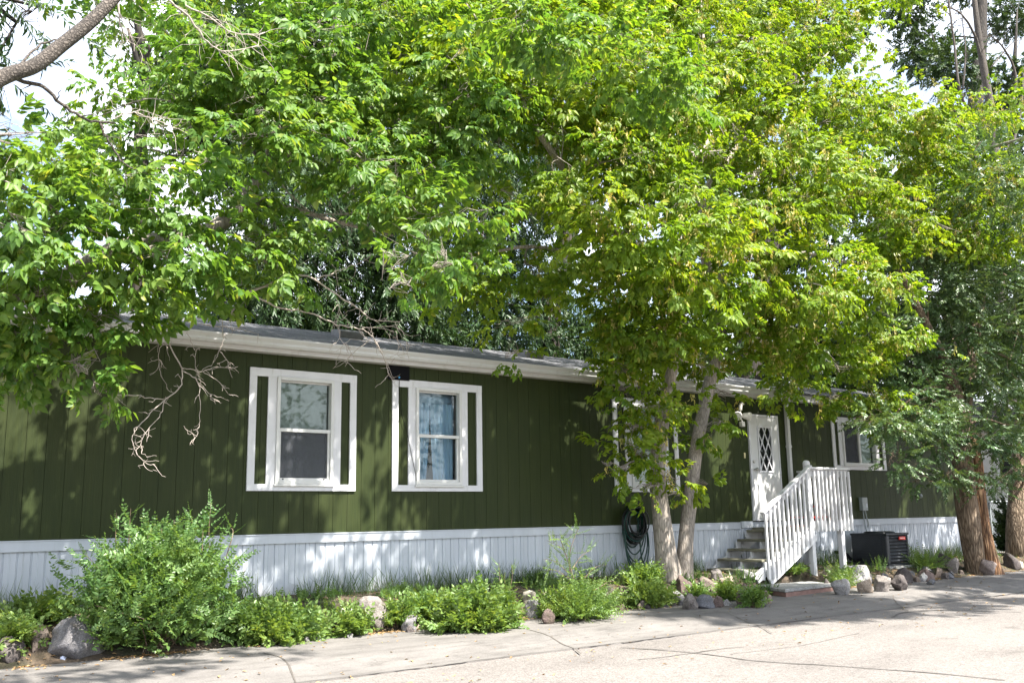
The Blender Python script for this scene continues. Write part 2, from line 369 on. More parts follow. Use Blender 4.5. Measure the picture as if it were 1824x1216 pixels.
for a in ([(470, 1165), (500, 1172), (522, 1190), (530, 1214)], [(940, 1122), (1000, 1135), (1022, 1143), (1034, 1152)], [(1270, 1088), (1340, 1100), (1374, 1116)], [(1590, 1062), (1618, 1080)]):
    ps = [atz(x, y, .08)[:2] for x, y in a]
    y_end = -3.6; ps[-1] = np.array([ps[-1][0], min(ps[-1][1], -3.3)])
    strip(ps, .009, walkz, 'pavement_joint', M['joint'])
for a, wd in (([(1105, 1152), (1170, 1156), (1240, 1162), (1290, 1168), (1350, 1176), (1450, 1182), (1560, 1190), (1660, 1197), (1790, 1210)], .017),
              ([(1138, 1174), (1180, 1169), (1240, 1161), (1300, 1153), (1325, 1151)], .012), ([(1300, 1164), (1400, 1152), (1460, 1142), (1530, 1126)], .006),
              ([(1640, 1086), (1720, 1086), (1820, 1089)], .018), ([(1590, 1098), (1610, 1090), (1680, 1085)], .016)):
    strip([atz(x, y, .01)[:2] for x, y in a], wd, roadz, 'road_crack', M['crack'])

strip([(x, -3.615 + .012 * math.sin(x * 2.3)) for x in np.arange(0, 42, .7)], .007, lambda q: .021, 'pavement_joint', M['crack'])
# ================================================================ HOUSE
XL, XR = -3.0, 21.6
ZS, ZE = 1.195, 3.46                      # siding bottom / eave
HB = 4.25                                 # depth of the house
house = thing('mobile_home', 'long olive green single storey mobile home with white trim and corrugated white skirting', 'house', (9, 2, .4))
def window_box(x0, x1, z0, z1): return (x0, x1, z0, z1)
WIN = [(4.56, 6.05, 1.72, 3.252), (6.60, 8.10, 1.72, 3.252), (10.71, 12.21, 1.72, 3.252), (16.64, 18.47, 2.172, 3.222)]
SASH = [(4.92, 5.71, 1.808, 3.157), (6.97, 7.73, 1.808, 3.157), (11.08, 11.85, 1.808, 3.157), (16.97, 18.12, 2.27, 3.125)]
DOOR = (14.08, 14.94, 1.212, 3.142)
holes = SASH + [DOOR]
# siding strips with grooves, cut round the openings
front = MB(); xs = []
x = XL
while x < XR - 1e-6:
    xs.append((x, min(x + .2032, XR))); x += .2032
for a, b in xs:
    cuts = sorted({a + .0022, b - .0022} | {h for q in holes for h in q[:2] if a + .0022 < h < b - .0022})
    for c0, c1 in zip(cuts[:-1], cuts[1:]):
        mid = (c0 + c1) / 2; zc = [(ZS, ZE)]
        for h in holes:
            if h[0] < mid < h[1]:
                zc = [z for lo, hi in zc for z in ((lo, min(hi, h[2])), (max(lo, h[3]), hi)) if z[1] - z[0] > 1e-4]
        for lo, hi in zc: front.box(c0, c1, 0, .009, lo, hi)
front.build('siding', M['siding'], house)
back = MB()                                # grooves behind, with the same openings
hx = sorted({XL, XR} | {v for h in holes for v in h[:2]}); hz = sorted({ZS, ZE} | {v for h in holes for v in h[2:]})
for a, b in zip(hx[:-1], hx[1:]):
    for lo, hi in zip(hz[:-1], hz[1:]):
        if not any(h[0] < (a + b) / 2 < h[1] and h[2] < (lo + hi) / 2 < h[3] for h in holes): back.box(a, b, .0095, .06, lo, hi)
back.build('wall_sheathing', M['dark_olive'], house)
sh = MB(); sh.box(XL, XL + .06, .061, HB, ZS, ZE); sh.box(XR - .06, XR, .061, HB, ZS, ZE); sh.box(XL + .06, XR - .06, HB - .06, HB, ZS, ZE)
sh.add([(XL + .005, .06, ZE), (XL + .005, HB, ZE), (XL + .005, HB / 2, ZE + .62)], [(0, 1, 2)]); sh.add([(XR - .005, .06, ZE), (XR - .005, HB, ZE), (XR - .005, HB / 2, ZE + .62)], [(0, 1, 2)])
sh.build('end_wall', M['siding'], house)
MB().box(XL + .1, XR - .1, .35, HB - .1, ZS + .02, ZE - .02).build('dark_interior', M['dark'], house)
MB().box(XL, XR, .07, HB, ZS - .12, ZS - .004).build('floor_frame', M['dark'], house)
# skirting: folded panels
sk = MB(); px_ = []; x = XL; per = .137
while x < XR:
    for dx, dy in ((0, .0), (.006, .012), (.016, .012), (.022, 0), (.066, 0), (.070, -.004), (.076, -.004), (.080, 0)): px_.append((x + dx, .012 + dy))
    x += per
px_ = [q for q in px_ if q[0] < XR]
V = []
for qx, qy in px_: V += [(qx, qy, .12), (qx, qy, 1.085)]
sk.add(V, [(2 * i, 2 * i + 2, 2 * i + 3, 2 * i + 1) for i in range(len(px_) - 1)])
sk.box(XL, XL + .03, .03, HB, .12, 1.08); sk.box(XR - .03, XR, .03, HB, .12, 1.08)
sk.build('skirting', M['skirt'], house)
sb = MB()
for a, b in ((XL, 13.72), (15.42, XR)): sb.profile([(-.016, 1.075), (-.016, 1.178), (-.026, 1.180), (-.026, 1.192), (.03, 1.192), (.03, 1.075)], a, b)
sb.box(13.74, 14.06, -.02, .02, 1.09, 1.205)
sb.box(14.06, 15.4, -.012, .03, 1.075, 1.19)
sb.build('skirting_top_rail', M['skirt'], house)
# roof
ez, rz = 3.60, 4.26; oy = -.2; ry = HB / 2
rf = MB()
rf.add([(XL - .1, oy, ez), (XR + .1, oy, ez), (XR + .1, ry, rz), (XL - .1, ry, rz), (XL - .1, HB + .2, ez), (XR + .1, HB + .2, ez),
        (XL - .1, oy, ez - .03), (XR + .1, oy, ez - .03), (XR + .1, ry, rz - .03), (XL - .1, ry, rz - .03), (XL - .1, HB + .2, ez - .03), (XR + .1, HB + .2, ez - .03)],
       [(0, 1, 2, 3), (3, 2, 5, 4), (6, 9, 8, 7), (9, 10, 11, 8), (0, 6, 7, 1), (4, 5, 11, 10), (0, 3, 9, 6), (3, 4, 10, 9), (1, 7, 8, 2), (2, 8, 11, 5)])
roof = rf.build('roof', M['shingle'], house)
for px, py in ((618, 594), (942, 634)):
    c = at(px, py, 1.45); zz = ez + (1.45 - oy) / (ry - oy) * (rz - ez)
    v = MB(); v.profile([(1.30, zz - .06), (1.27, zz + .05), (1.31, zz + .085), (1.58, zz + .12), (1.58, zz + .02)], c[0] - .2, c[0] + .2); v.build('roof_vent', M['ventgrey'], roof)
MB().box(XL - .1, XR + .1, -.15, .0, 3.435, 3.569).build('fascia', M['fascia'], house, bevel=.004)
gp = [(-.153, 3.49), (-.215, 3.49), (-.235, 3.515), (-.235, 3.545), (-.268, 3.585), (-.268, 3.603), (-.258, 3.603), (-.256, 3.59), (-.222, 3.545), (-.222, 3.515), (-.205, 3.502), (-.153, 3.502)]
MB().profile(gp, XL - .1, 15.28).build('gutter', M['gutter'], house)
dsp = MB(); dsp.bar((15.19, -.19, 3.49), (15.19, -.05, 3.40), .06, .075, (1, 0, 0)); dsp.box(15.155, 15.225, -.088, -.018, 1.32, 3.41); dsp.box(15.148, 15.232, -.095, -.012, 2.55, 2.60)
dsp.bar((15.19, -.055, 1.34), (15.10, -.2, 1.22), .07, .07, (1, 0, 0))
dsp.build('downspout', M['gutter'], house, bevel=.006)
# windows
def window(i, kind):
    X0, X1, Z0, Z1 = WIN[i]; a, b, c, d = SASH[i]
    f = MB(); tw = .105; yo = -.026
    f.box(X0, X1, yo, -.001, Z1 - tw, Z1); f.box(X0, X1, yo, -.001, Z0, Z0 + tw * .8)
    side = .095
    for u0, u1 in ((X0, X0 + side), (X1 - side, X1), (a - .115, a), (b, b + .115)):
        f.box(u0, u1, yo + .002, -.001, Z0 + tw * .8, Z1 - tw)
    f.box(a, b, yo + .002, -.001, d, Z1 - tw); f.box(a, b, yo + .002, -.001, Z0 + tw * .8, c)
    win = f.build('window', M['trim'], house, bevel=.003)
    s = MB(); fw = .042
    # outer vinyl frame standing proud of the trim
    s.box(a, a + fw, -.05, .05, c, d); s.box(b - fw, b, -.05, .05, c, d); s.box(a + fw, b - fw, -.05, .05, d - fw, d); s.box(a + fw, b - fw, -.05, .05, c, c + fw)
    s.box(a - .02, b + .02, -.062, -.0265, c - .03, c - .002)
    if kind != 'slide':
        mz = (c + d) / 2; s.box(a + fw, b - fw, -.035, .03, mz - .022, mz + .022)
        for u0, u1 in ((a + fw, a + fw + .03), (b - fw - .03, b - fw)): s.box(u0, u1, -.02, .02, c + fw, mz - .022)
        s.box(a + fw + .03, b - fw - .03, -.02, .02, c + fw, c + fw + .032)
        s.box(a + fw, b - fw, .012, .035, d - fw - .022, d - fw)
    else:
        mx_ = (a + b) / 2; s.box(mx_ - .028, mx_ + .028, -.035, .03, c + fw, d - fw)
    s.build('sash', M['vinyl'], win, bevel=.003)
    g = MB(); g.box(a + .03, b - .03, .022, .027, c + .03, d - .03); g.build('pane', M['glass'], win)
    if kind == 'blind':
        q = MB(); mz = (c + d) / 2; q.box(a + .07, b - .07, -.006, -.004, c + .07, mz - .024); q.build('insect_screen', M['screen'], win)
        bl = MB(); z = c + .03
        while z < d - .04:
            bl.add([(a + .045, .082, z), (b - .045, .082, z), (b - .045, .066, z + .021), (a + .045, .066, z + .021)], [(0, 1, 2, 3)]); z += .0225
        bl.build('blind', M['blind'], win)
        for u0 in (a + .10, b - .13): MB().box(u0, u0 + .02, -.022, -.0205, c + .052, c + .068).build('sash_latch', M['black'], win)
    elif kind in ('curtain', 'shade'):
        def drape(x0, x1, x1b):
            n = 46; VV = []; FF = []
            for j in range(9):
                tj = j / 8; zz = d - .2 + (c + .03 - (d - .2)) * tj if kind == 'curtain' else d - .02 + (c - d + .04) * tj
                xe = x1 + (x1b - x1) * tj ** 1.6
                for i2 in range(n + 1):
                    u = i2 / n; VV.append((x0 + (xe - x0) * u, .12 + .018 * math.sin(u * 34 + tj) + .012 * math.sin(u * 13 + 2), zz))
            for j in range(8):
                for i2 in range(n): FF.append((j * (n + 1) + i2, j * (n + 1) + i2 + 1, (j + 1) * (n + 1) + i2 + 1, (j + 1) * (n + 1) + i2))
            return VV, FF
        cu = MB(); m_ = a + .42 * (b - a)
        cu.add(*drape(a + .03, m_ + .012, m_ - .07)); cu.add(*drape(b - .03, m_ + .016, m_ + .06)) if kind == 'curtain' else cu.add(*drape(b - .03, m_, m_))
        if kind == 'curtain':
            cu.box(a + .04, b - .04, .14, .15, d - .22, d - .05)
        cu.build('curtain', M['curtain'] if kind == 'curtain' else M['blind'], win, smooth=True)
    else:
        cu = MB(); mx_ = (a + b) / 2; cu.box(mx_ + .03, b - .05, .07, .08, c + .045, d - .045); cu.build('shade', M['blind'], win)
        q = MB(); q.box(a + .045, mx_ - .03, -.006, -.004, c + .045, d - .045); q.build('insect_screen', M['screen'], win)
    return win
window(0, 'blind'); window(1, 'curtain'); window(2, 'shade'); window(3, 'slide')
# door
a, b, c, d = DOOR
dm = MB(); L0, L1, B0, B1 = a + .235, b - .215, 2.08, 2.93     # the light
dm.box(a + .03, L0, -.03, .02, c + .02, d - .04); dm.box(L1, b - .03, -.03, .02, c + .02, d - .04); dm.box(L0, L1, -.03, .02, c + .02, B0); dm.box(L0, L1, -.03, .02, B1, d - .04)
door = dm.build('door', M['door'], house, bevel=.006)
fr = MB(); fr.box(a, a + .027, -.035, .05, c, d); fr.box(b - .027, b, -.035, .05, c, d); fr.box(a + .027, b - .027, -.035, .05, d - .037, d); fr.box(a + .027, b - .027, -.05, .05, c, c + .018)
fr.build('door_frame', M['trim'], door)
hd = MB()                                    # dark arched drip cap over the door
hd.tube(spline([(a - .02, -.03, d + .015), (a + .2, -.04, d + .03), (b - .2, -.04, d + .03), (b + .02, -.03, d + .012)], 5), .012, 6); hd.build('drip_cap', M['dark_olive'], door)
lt = MB(); bw = .03
for u0, u1, v0, v1 in ((L0, L0 + bw, B0, B1), (L1 - bw, L1, B0, B1), (L0 + bw, L1 - bw, B0, B0 + bw), (L0 + bw, L1 - bw, B1 - bw, B1)): lt.box(u0, u1, -.046, -.0305, v0, v1)
Wd, Hd = L1 - L0 - 2 * bw, B1 - B0 - 2 * bw
def clipseg(x0, z0, x1, z1):
    pts = []
    for k in range(201):
        t_ = k / 200; xx = x0 + (x1 - x0) * t_; zz_ = z0 + (z1 - z0) * t_
        if 0 <= xx <= Wd and 0 <= zz_ <= Hd: pts.append((xx, zz_))
    return (pts[0], pts[-1]) if len(pts) > 3 else None
cw, ch = Wd / 2, Hd / 2.25
for k in range(-4, 8):
    for sg, yy in ((1, -.034), (-1, -.031)):
        x0 = k * cw
        q = clipseg(x0, 0, x0 + sg * 4 * cw, 4 * ch)
        if q:
            (ax, az), (bx, bz) = q
            lt.bar((L0 + bw + ax, yy, B0 + bw + az), (L0 + bw + bx, yy, B0 + bw + bz), .02, .012, (0, 1, 0)) if False else lt.bar((L0 + bw + ax, yy, B0 + bw + az), (L0 + bw + bx, yy, B0 + bw + bz), .012, .019, (-(bz - az), 0, bx - ax))
lt.build('lattice', M['trim'], door)
MB().box(L0, L1, -.012, -.008, B0, B1).build('door_glass', M['doorglass'], door)
MB().box(L0, L1, .025, .03, B0, B1).build('door_backing', M['dark'], door)
kn = MB(); kn.tube([(a + .09, -.03, 2.13), (a + .09, -.08, 2.13)], .014, 10); kn.tube([(a + .09, -.075, 2.13), (a + .09, -.085, 2.13), (a + .09, -.11, 2.13), (a + .09, -.118, 2.13)], [.018, .03, .03, .015], 12); kn.tube([(a + .1, -.09, 2.13), (a + .19, -.09, 2.115)], .009, 8)
kn.build('door_handle', M['metal'], door, smooth=True)
MB().tube([(a + .085, -.03, 2.27), (a + .085, -.055, 2.27)], [.027, .022], 12).build('deadbolt', M['metal'], door)
MB().box(13.93, 13.965, -.02, -.001, 2.33, 2.43).build('doorbell', M['brass'], house, bevel=.004)
# flood light with two lamps and a sensor
fl = MB(); fc = Vector((13.82, -.02, 3.09))
fl.tube([fc, fc + Vector((0, -.04, 0))], .06, 14); flo = fl.build('floodlight', M['lamp'], house)
for sx_, sy_ in ((-.12, -.10), (.13, -.12)):
    h = MB(); e0 = fc + Vector((sx_ * .25, -.05, .01)); e1 = fc + Vector((sx_, sy_, -.01)); dd = (e1 - e0).normalized()
    h.tube([e0, e0 + dd * .03], .014, 8)
    h.tube([e0 + dd * .02, e0 + dd * .05, e0 + dd * .1, e0 + dd * .15, e0 + dd * .165], [.035, .055, .066, .082, .076], 14); h.build('lamp_head', M['lamp'], flo, smooth=False)
h = MB(); h.tube([fc + Vector((0, -.05, .02)), fc + Vector((.0, -.07, .12))], .012, 8); h.tube([fc + Vector((.0, -.06, .1)), fc + Vector((.0, -.07, .2))], .032, 10); h.tube([fc + Vector((.02, -.04, .20)), fc + Vector((.05, -.1, .23))], .03, 8); h.build('conduit_arm', M['lamp'], flo)
h = MB(); h.box(fc.x - .035, fc.x + .045, -.13, -.06, fc.z - .2, fc.z - .11); h.tube([fc + Vector((0, -.05, -.02)), fc + Vector((0, -.09, -.12))], .012, 8); h.build('motion_sensor', M['lamp'], flo, bevel=.01)
# electrical disconnect and cables, hose bib
e = MB(); e.box(17.40, 17.58, -.085, -.001, 1.36, 1.62); ebox = e.build('disconnect_box', M['grey'], house, bevel=.006)
MB().box(17.51, 17.565, -.090, -.0855, 1.42, 1.5).build('disconnect_label', M['skirt'], ebox)
for pts_, r_ in (([(17.45, -.05, 1.36), (17.45, -.055, 1.2), (17.47, -.07, 1.0), (17.42, -.15, .8)], .011), ([(17.52, -.05, 1.36), (17.53, -.06, 1.25), (17.56, -.07, 1.1), (17.54, -.06, 1.03)], .013),
                 ([(15.5, -.05, 1.12), (15.8, -.06, 1.06), (16.3, -.05, 1.09), (16.62, -.06, 1.12), (16.66, -.05, 1.2), (16.55, -.05, 1.25)], .007)):
    MB().tube(spline(pts_, 6), r_, 7).build('cable', M['grey'], ebox)
MB().tube([(19.62, -.001, 1.66), (19.62, -.05, 1.66), (19.6, -.08, 1.62)], [.045, .045, .03], 10).build('vent_cap', M['grey'], house)
MB().box(16.0, 16.35, -.02, .012, .62, .72).build('skirting_vent', M['skirt'], house)
# antenna on the wall over the second window
an = thing('antenna', 'flat black rounded square TV antenna hung under the eave above the curtained window', 'antenna', (6.69, -.02, 3.33))
MB().box(6.52, 6.86, -.042, -.030, 3.235, 3.47).build('panel', M['black'], an, bevel=.025 * .2)
MB().tube([(6.69, -.042, 3.27), (6.69, -.05, 3.27)], .014, 10).build('connector', plain('blue_dot', (.05, .3, .6), .4), an)
MB().tube(spline([(6.69, -.05, 3.26), (6.70, -.035, 3.1), (6.73, -.035, 2.8), (6.83, -.036, 2.5), (6.90, -.036, 2.2), (6.95, -.056, 1.95), (6.96, -.06, 1.86)], 5), .004, 5).build('cable', M['black'], an)

# ================================================================ PORCH STEPS
ps = thing('porch_steps', 'white painted wooden porch steps with worn treads climbing to the front door landing', 'porch steps', (14, -.6, .4))
yN, yF = -1.10, -.10; rise, run, x0 = .155, .27, 12.68
for k in range(5):
    x = x0 + k * run; z = .44 + k * rise
    MB().box(x, x + .30, yN + .05, yF, z - .04, z).build('tread', M['tread'], ps, bevel=.006)
MB().box(x0 + 5 * run - .02, 15.42, yN + .01, -.03, 1.055, 1.095).build('deck', M['tread'], ps, bevel=.004)
for yy in (yF + .03, (yN + yF) / 2, yN + .02):
    s = MB()
    s.bar((12.75, yy, .30), (14.22, yy, 1.145 - .12), .04, .16)
    for k in range(5):
        x = x0 + k * run; z = .44 + k * rise - .041; s.add([(x + .02, yy - .016, z), (x + .28, yy - .016, z), (x + .28, yy - .016, z - .13), (x + .02, yy - .016, z - .1), (x + .02, yy + .016, z), (x + .28, yy + .016, z), (x + .28, yy + .016, z - .13), (x + .02, yy + .016, z - .1)],
              [(0, 1, 2, 3), (7, 6, 5, 4), (0, 4, 5, 1), (1, 5, 6, 2), (2, 6, 7, 3), (3, 7, 4, 0)])
    s.build('stringer', M['porch'], ps)
sk_ = MB(); sk_.bar((13.0, yN - .025, .30), (14.30, yN - .025, .99), .035, .26); sk_.build('outer_stringer', M['porch'], ps)
for x, y, z1 in ((14.29, yN + .03, 2.18), (15.18, yN + .05, 1.05), (15.36, -.2, 1.05), (14.25, -.12, 1.05), (13.8, -.55, .9)):
    MB().box(x - .045, x + .045, y - .045, y + .045, .18, z1).build('post', M['porch'], ps, bevel=.006)
cap = MB(); cap.tube([(14.29, yN + .03, 2.15), (14.29, yN + .03, 2.19), (14.29, yN + .03, 2.225), (14.29, yN + .03, 2.24)], [.062, .066, .05, .02], 12); cap.build('post_cap', M['porch'], ps)
hr = MB(); hr.bar((12.90, yN - .055, 1.345), (14.27, yN - .055, 2.135), .09, .045); hr.bar((12.95, yN - .03, 1.285), (14.25, yN - .03, 2.035), .035, .10)
hr.build('stair_handrail', M['porch'], ps, bevel=.006)
lr = MB(); lr.box(14.33, 15.44, yN - .01, yN + .03, 1.965, 2.085); lr.box(14.26, 15.46, yN - .07, yN + .05, 2.0855, 2.12)
lr.box(15.40, 15.44, yN + .031, -.06, 1.965, 2.085); lr.box(15.37, 15.46, yN + .051, -.05, 2.0855, 2.12)
lr.build('landing_rail', M['porch'], ps, bevel=.005)
lb = MB(); lb.box(14.34, 15.44, yN - .01, yN + .03, 1.04, 1.20); lb.box(15.40, 15.44, yN + .031, -.06, 1.04, 1.20); lb.build('rim_board', M['porch'], ps, bevel=.004)
slope = .79 / 1.37
for k in range(11):
    x = 12.97 + k * .118; lo = .30 + (x - 13.0) * .53 + (0 if k else .0); lo = max(lo - .11 + .04 * (k % 2), .285)
    MB().box(x - .019, x + .019, yN - .083, yN - .045, lo, 1.30 + (x - 12.92) * slope).build('baluster', M['porch'], ps, bevel=.003)
for k in range(10):
    x = 14.40 + k * .113
    MB().box(x - .019, x + .019, yN - .05, yN - .012, 1.015, 2.06).build('baluster', M['porch'], ps, bevel=.003)
for k in range(7):
    y = yN + .12 + k * .125
    MB().box(15.443, 15.48, y - .019, y + .019, 1.015, 2.06).build('baluster', M['porch'], ps, bevel=.003)
# tote on the landing
tt = thing('tote', 'small red framed black tote standing on the porch landing behind the balusters', 'tote', (15.0, -.6, 1.095))
q = MB(); q.box(14.62, 15.22, -.78, -.42, 1.12, 1.24); q.build('body', M['black'], tt, bevel=.01)
q = MB()
for z in (1.107, 1.26):
    for (a_, b_) in (((14.60, -.8, z), (15.24, -.8, z)), ((14.60, -.40, z), (15.24, -.40, z)), ((14.60, -.8, z), (14.60, -.4, z)), ((15.24, -.8, z), (15.24, -.4, z))): q.bar(a_, b_, .022, .022)
for x in (14.6, 14.82, 15.03, 15.24): q.bar((x, -.8, 1.11), (x, -.8, 1.25), .022, .022, (1, 0, 0))
q.build('frame', M['red'], tt)
q = MB(); q.tube(spline([(15.05, -.8, 1.26), (15.1, -.8, 1.40), (15.12, -.6, 1.45), (15.1, -.4, 1.40), (15.05, -.4, 1.26)], 5), .014, 7); q.build('handle', M['red'], tt)
# stepping pad at the foot of the stairs
pd = thing('concrete_pad', 'flat grey concrete slab on red brick edging in front of the porch stairs', 'concrete slab', (13.0, -1.3, .1))
pv = [(12.25, -2.02), (13.72, -1.86), (13.9, -1.22), (12.55, -1.16)]
def prism(pv, z0, z1, shrink=1.0):
    c = np.mean(np.array(pv), axis=0); P = [tuple(c + (np.array(p) - c) * shrink) for p in pv]; n = len(P)
    return MB().add([(*p, z0) for p in P] + [(*p, z1) for p in P], [tuple(range(n - 1, -1, -1)), tuple(range(n, 2 * n))] + [(i, (i + 1) % n, n + (i + 1) % n, n + i) for i in range(n)])
prism(pv, .165, .215).build('slab', M['slab'], pd, bevel=.008)
prism(pv, .02, .163, .965).build('brick_edging', M['brick'], pd, bevel=.006)

# ================================================================ AIR CONDITIONER
ac = thing('air_conditioner', 'boxy black outdoor air conditioner with louvred sides and small red badge against the skirting', 'air conditioner', (17.08, -.6, .33))
A0, A1, B0_, B1_, Z0, Z1 = 16.72, 17.46, -.97, -.22, .36, .93
MB().box(A0 + .03, A1 - .03, B0_ + .03, B1_ - .03, Z0 + .02, Z1 - .03).build('coil_core', M['dark'], ac)
lv = MB(); z = Z0 + .05
while z < Z1 - .05:
    lv.add([(A0 + .10, B0_ + .001, z), (A1 - .02, B0_ + .001, z), (A1 - .02, B0_ + .028, z + .036), (A0 + .10, B0_ + .028, z + .036), (A0 + .10, B0_ + .012, z - .002), (A1 - .02, B0_ + .012, z - .002)], [(0, 1, 2, 3), (0, 4, 5, 1)])
    z += .062
lv.build('louvre_panel', M['ac'], ac)
sp_ = MB(); z = Z0 + .04
sp_.box(A0, A0 + .012, B0_ + .09, B1_, Z0, Z1 - .04)
while z < Z1 - .06:
    sp_.box(A0 - .005, A0 - .001, B0_ + .1, B1_ - .02, z, z + .02); z += .05
sp_.build('side_panel', M['ac'], ac)
for (x, y) in ((A0 + .045, B0_ + .045), (A1 - .02, B0_ + .02), (A0 + .02, B1_ - .02), (A1 - .02, B1_ - .02)):
    wd = .05 if x < A0 + .05 and y < B0_ + .05 else .022
    MB().box(x - wd, x + wd, y - wd, y + wd, Z0, Z1 - .0405).build('corner_post', M['ac'], ac, bevel=.02)
tp = MB(); tp.box(A0 - .015, A1 + .015, B0_ - .015, B1_ + .015, Z1 - .04, Z1); tp.tube([(17.09, -.595, Z1), (17.09, -.595, Z1 + .03)], [.3, .26], 24); tp.build('top_cover', M['ac'], ac, bevel=.01)
MB().box(A0 - .01, A1 + .01, B0_ - .01, B1_ + .01, Z0 - .03, Z0 + .001).build('base_pan', M['ac'], ac, bevel=.006)
bd = MB().box(17.12, 17.33, B0_ - .022, B0_ - .004, .80, .862).build('badge', M['red'], ac, bevel=.004)
MB().box(17.145, 17.305, B0_ - .024, B0_ - .0225, .822, .842).build('badge_lettering', plain('badge_ink', (.8, .45, .4), .5), bd)
MB().tube(spline([(A0, -.4, .45), (A0 - .1, -.35, .42), (A0 - .2, -.3, .46), (A0 - .26, -.25, .55), (A0 - .27, -.02, .58)], 5), .03, 8).build('refrigerant_line', M['black'], ac)
tag(MB().box(A0 - .08, A1 + .08, B0_ - .08, B1_ + .06, .22, .328).build('equipment_pad', M['slab'], bevel=.01), 'pale concrete pad under the black air conditioner', 'equipment pad')

# ================================================================ HOSE
ho = thing('garden_hose', 'coiled green and black garden hose hanging on the wall left of the double trunk', 'hose', (11.0, -.1, 1.3))
MB().bar((11.0, 0, 1.47), (11.0, -.2, 1.49), .08, .05).build('hanger', M['black'], ho)
hb = MB(); hg = MB()
for k in range(15):
    cx = 11.0 + random.uniform(-.03, .03); rx = random.uniform(.16, .25); rz_ = random.uniform(.20, .30); yy = -.05 - .011 * k
    ring = [(cx + rx * math.sin(a), yy + .012 * math.sin(a * 2 + k), 1.47 - rz_ + rz_ * math.cos(a) + random.uniform(-.006, .006)) for a in np.linspace(0, 2 * math.pi, 26)]
    (hb if k % 3 else hg).tube(ring, .013, 6)
for k in range(5):
    cx = 11.02 + random.uniform(-.03, .03); rx = .2 + .012 * k; dp = .28 + .055 * k; yy = -.06 - .02 * k
    hg.tube([(cx + rx * math.sin(a), yy + .01 * math.sin(a * 3), 1.40 - dp + dp * math.cos(a)) for a in np.linspace(0, 2 * math.pi, 30)], .012, 6)
hg.tube(spline([(11.08, -.1, 1.2), (11.12, -.11, .9), (11.14, -.12, .65), (11.2, -.16, .44)], 6), .013, 6)
hb.build('black_coil', M['hoseblack'], ho, smooth=True); hg.build('green_coil', M['hose'], ho, smooth=True)

# ================================================================ FOLIAGE TOOLS
def unit(v): return v / (np.linalg.norm(v, axis=-1, keepdims=True) + 1e-12)
def basis(D, roll=None):
    D = unit(D); ref = np.tile(np.array([0., 0, 1.]), (len(D), 1)); ref[np.abs(D[:, 2]) > .97] = (1, 0, 0)
    Y = unit(np.cross(ref, D)); Z = np.cross(D, Y)
    if roll is not None:
        c, s = np.cos(roll)[:, None], np.sin(roll)[:, None]; Y, Z = Y * c + Z * s, Z * c - Y * s
    return np.stack([D, Y, Z], axis=1)
def leaf(L, W, fold=.15, droop=.12, wide=.42):
    return np.array([(0, 0, 0), (wide * L * .75, W * .5, W * fold), (wide * L * 1.6, W * .34, W * fold * .5 - droop * L * .35), (L, 0, -droop * L),
                     (wide * L * 1.6, -W * .34, W * fold * .5 - droop * L * .35), (wide * L * .75, -W * .5, W * fold)], float)
def put(T, P, D, S, roll): # T (k,6,3) -> every (P, D, S)
    B = basis(D, roll)
    return (np.einsum('kvi,nij->nkvj', T, B) * S[:, None, None, None] + P[:, None, None, :]).reshape(-1, 6, 3)
def leaves(name, V, mat, parent=None, label=None):
    V = np.asarray(V, np.float32).reshape(-1, 6, 3); n = len(V)
    me = bpy.data.meshes.new(name); me.vertices.add(n * 6); me.vertices.foreach_set('co', V.reshape(-1))
    pat = np.array([0, 5, 4, 3, 0, 3, 2, 1], np.int32)
    me.loops.add(n * 8); me.loops.foreach_set('vertex_index', (np.arange(n, dtype=np.int32)[:, None] * 6 + pat[None]).reshape(-1))
    me.polygons.add(n * 2); me.polygons.foreach_set('loop_start', np.arange(0, n * 8, 4, dtype=np.int32))
    me.update(calc_edges=True); me.validate()
    return link(name, me, mat, parent, label)
def rdir(n): return unit(rng.normal(size=(n, 3)))
def one(T, p, d, s, roll): return put(T, np.array([p], float), np.array([d], float), np.array([s]), np.array([roll]))
def elder_spray(k):
    r = np.random.default_rng(100 + k); out = []
    n = r.integers(3, 5)
    for i in range(n):
        t = .10 + .22 * i / n
        for sg in (-1, 1):
            az = sg * R(r.uniform(35, 75)); d = np.array([math.cos(az), math.sin(az), r.uniform(-.55, .1)])
            base = np.array([t, 0, 0]); rl = r.uniform(.06, .10); d = d / np.linalg.norm(d)
            sz = r.uniform(.8, 1.15)
            tip = base + d * rl
            dn = d + np.array([0, 0, -.35]); out.append(one(leaf(.104 * sz, .058 * sz)[None], tip, dn, 1, r.uniform(-.5, .5)))
            side = np.array([-d[1], d[0], 0])
            for ft in ((.95, .5) if r.random() < .6 else (.9,)):
                for s2 in (-1, 1):
                    dd = d * .55 + side * s2 * .8 + np.array([0, 0, -.25 - .3 * r.random()])
                    out.append(one(leaf(.084 * sz, .042 * sz)[None], base + d * rl * ft, dd, 1, r.uniform(-.5, .5)))
    dn = np.array([1, 0, -.3]); out.append(one(leaf(.086, .046)[None], np.array([.33, 0, 0]), dn, 1, 0))
    return np.concatenate(out)
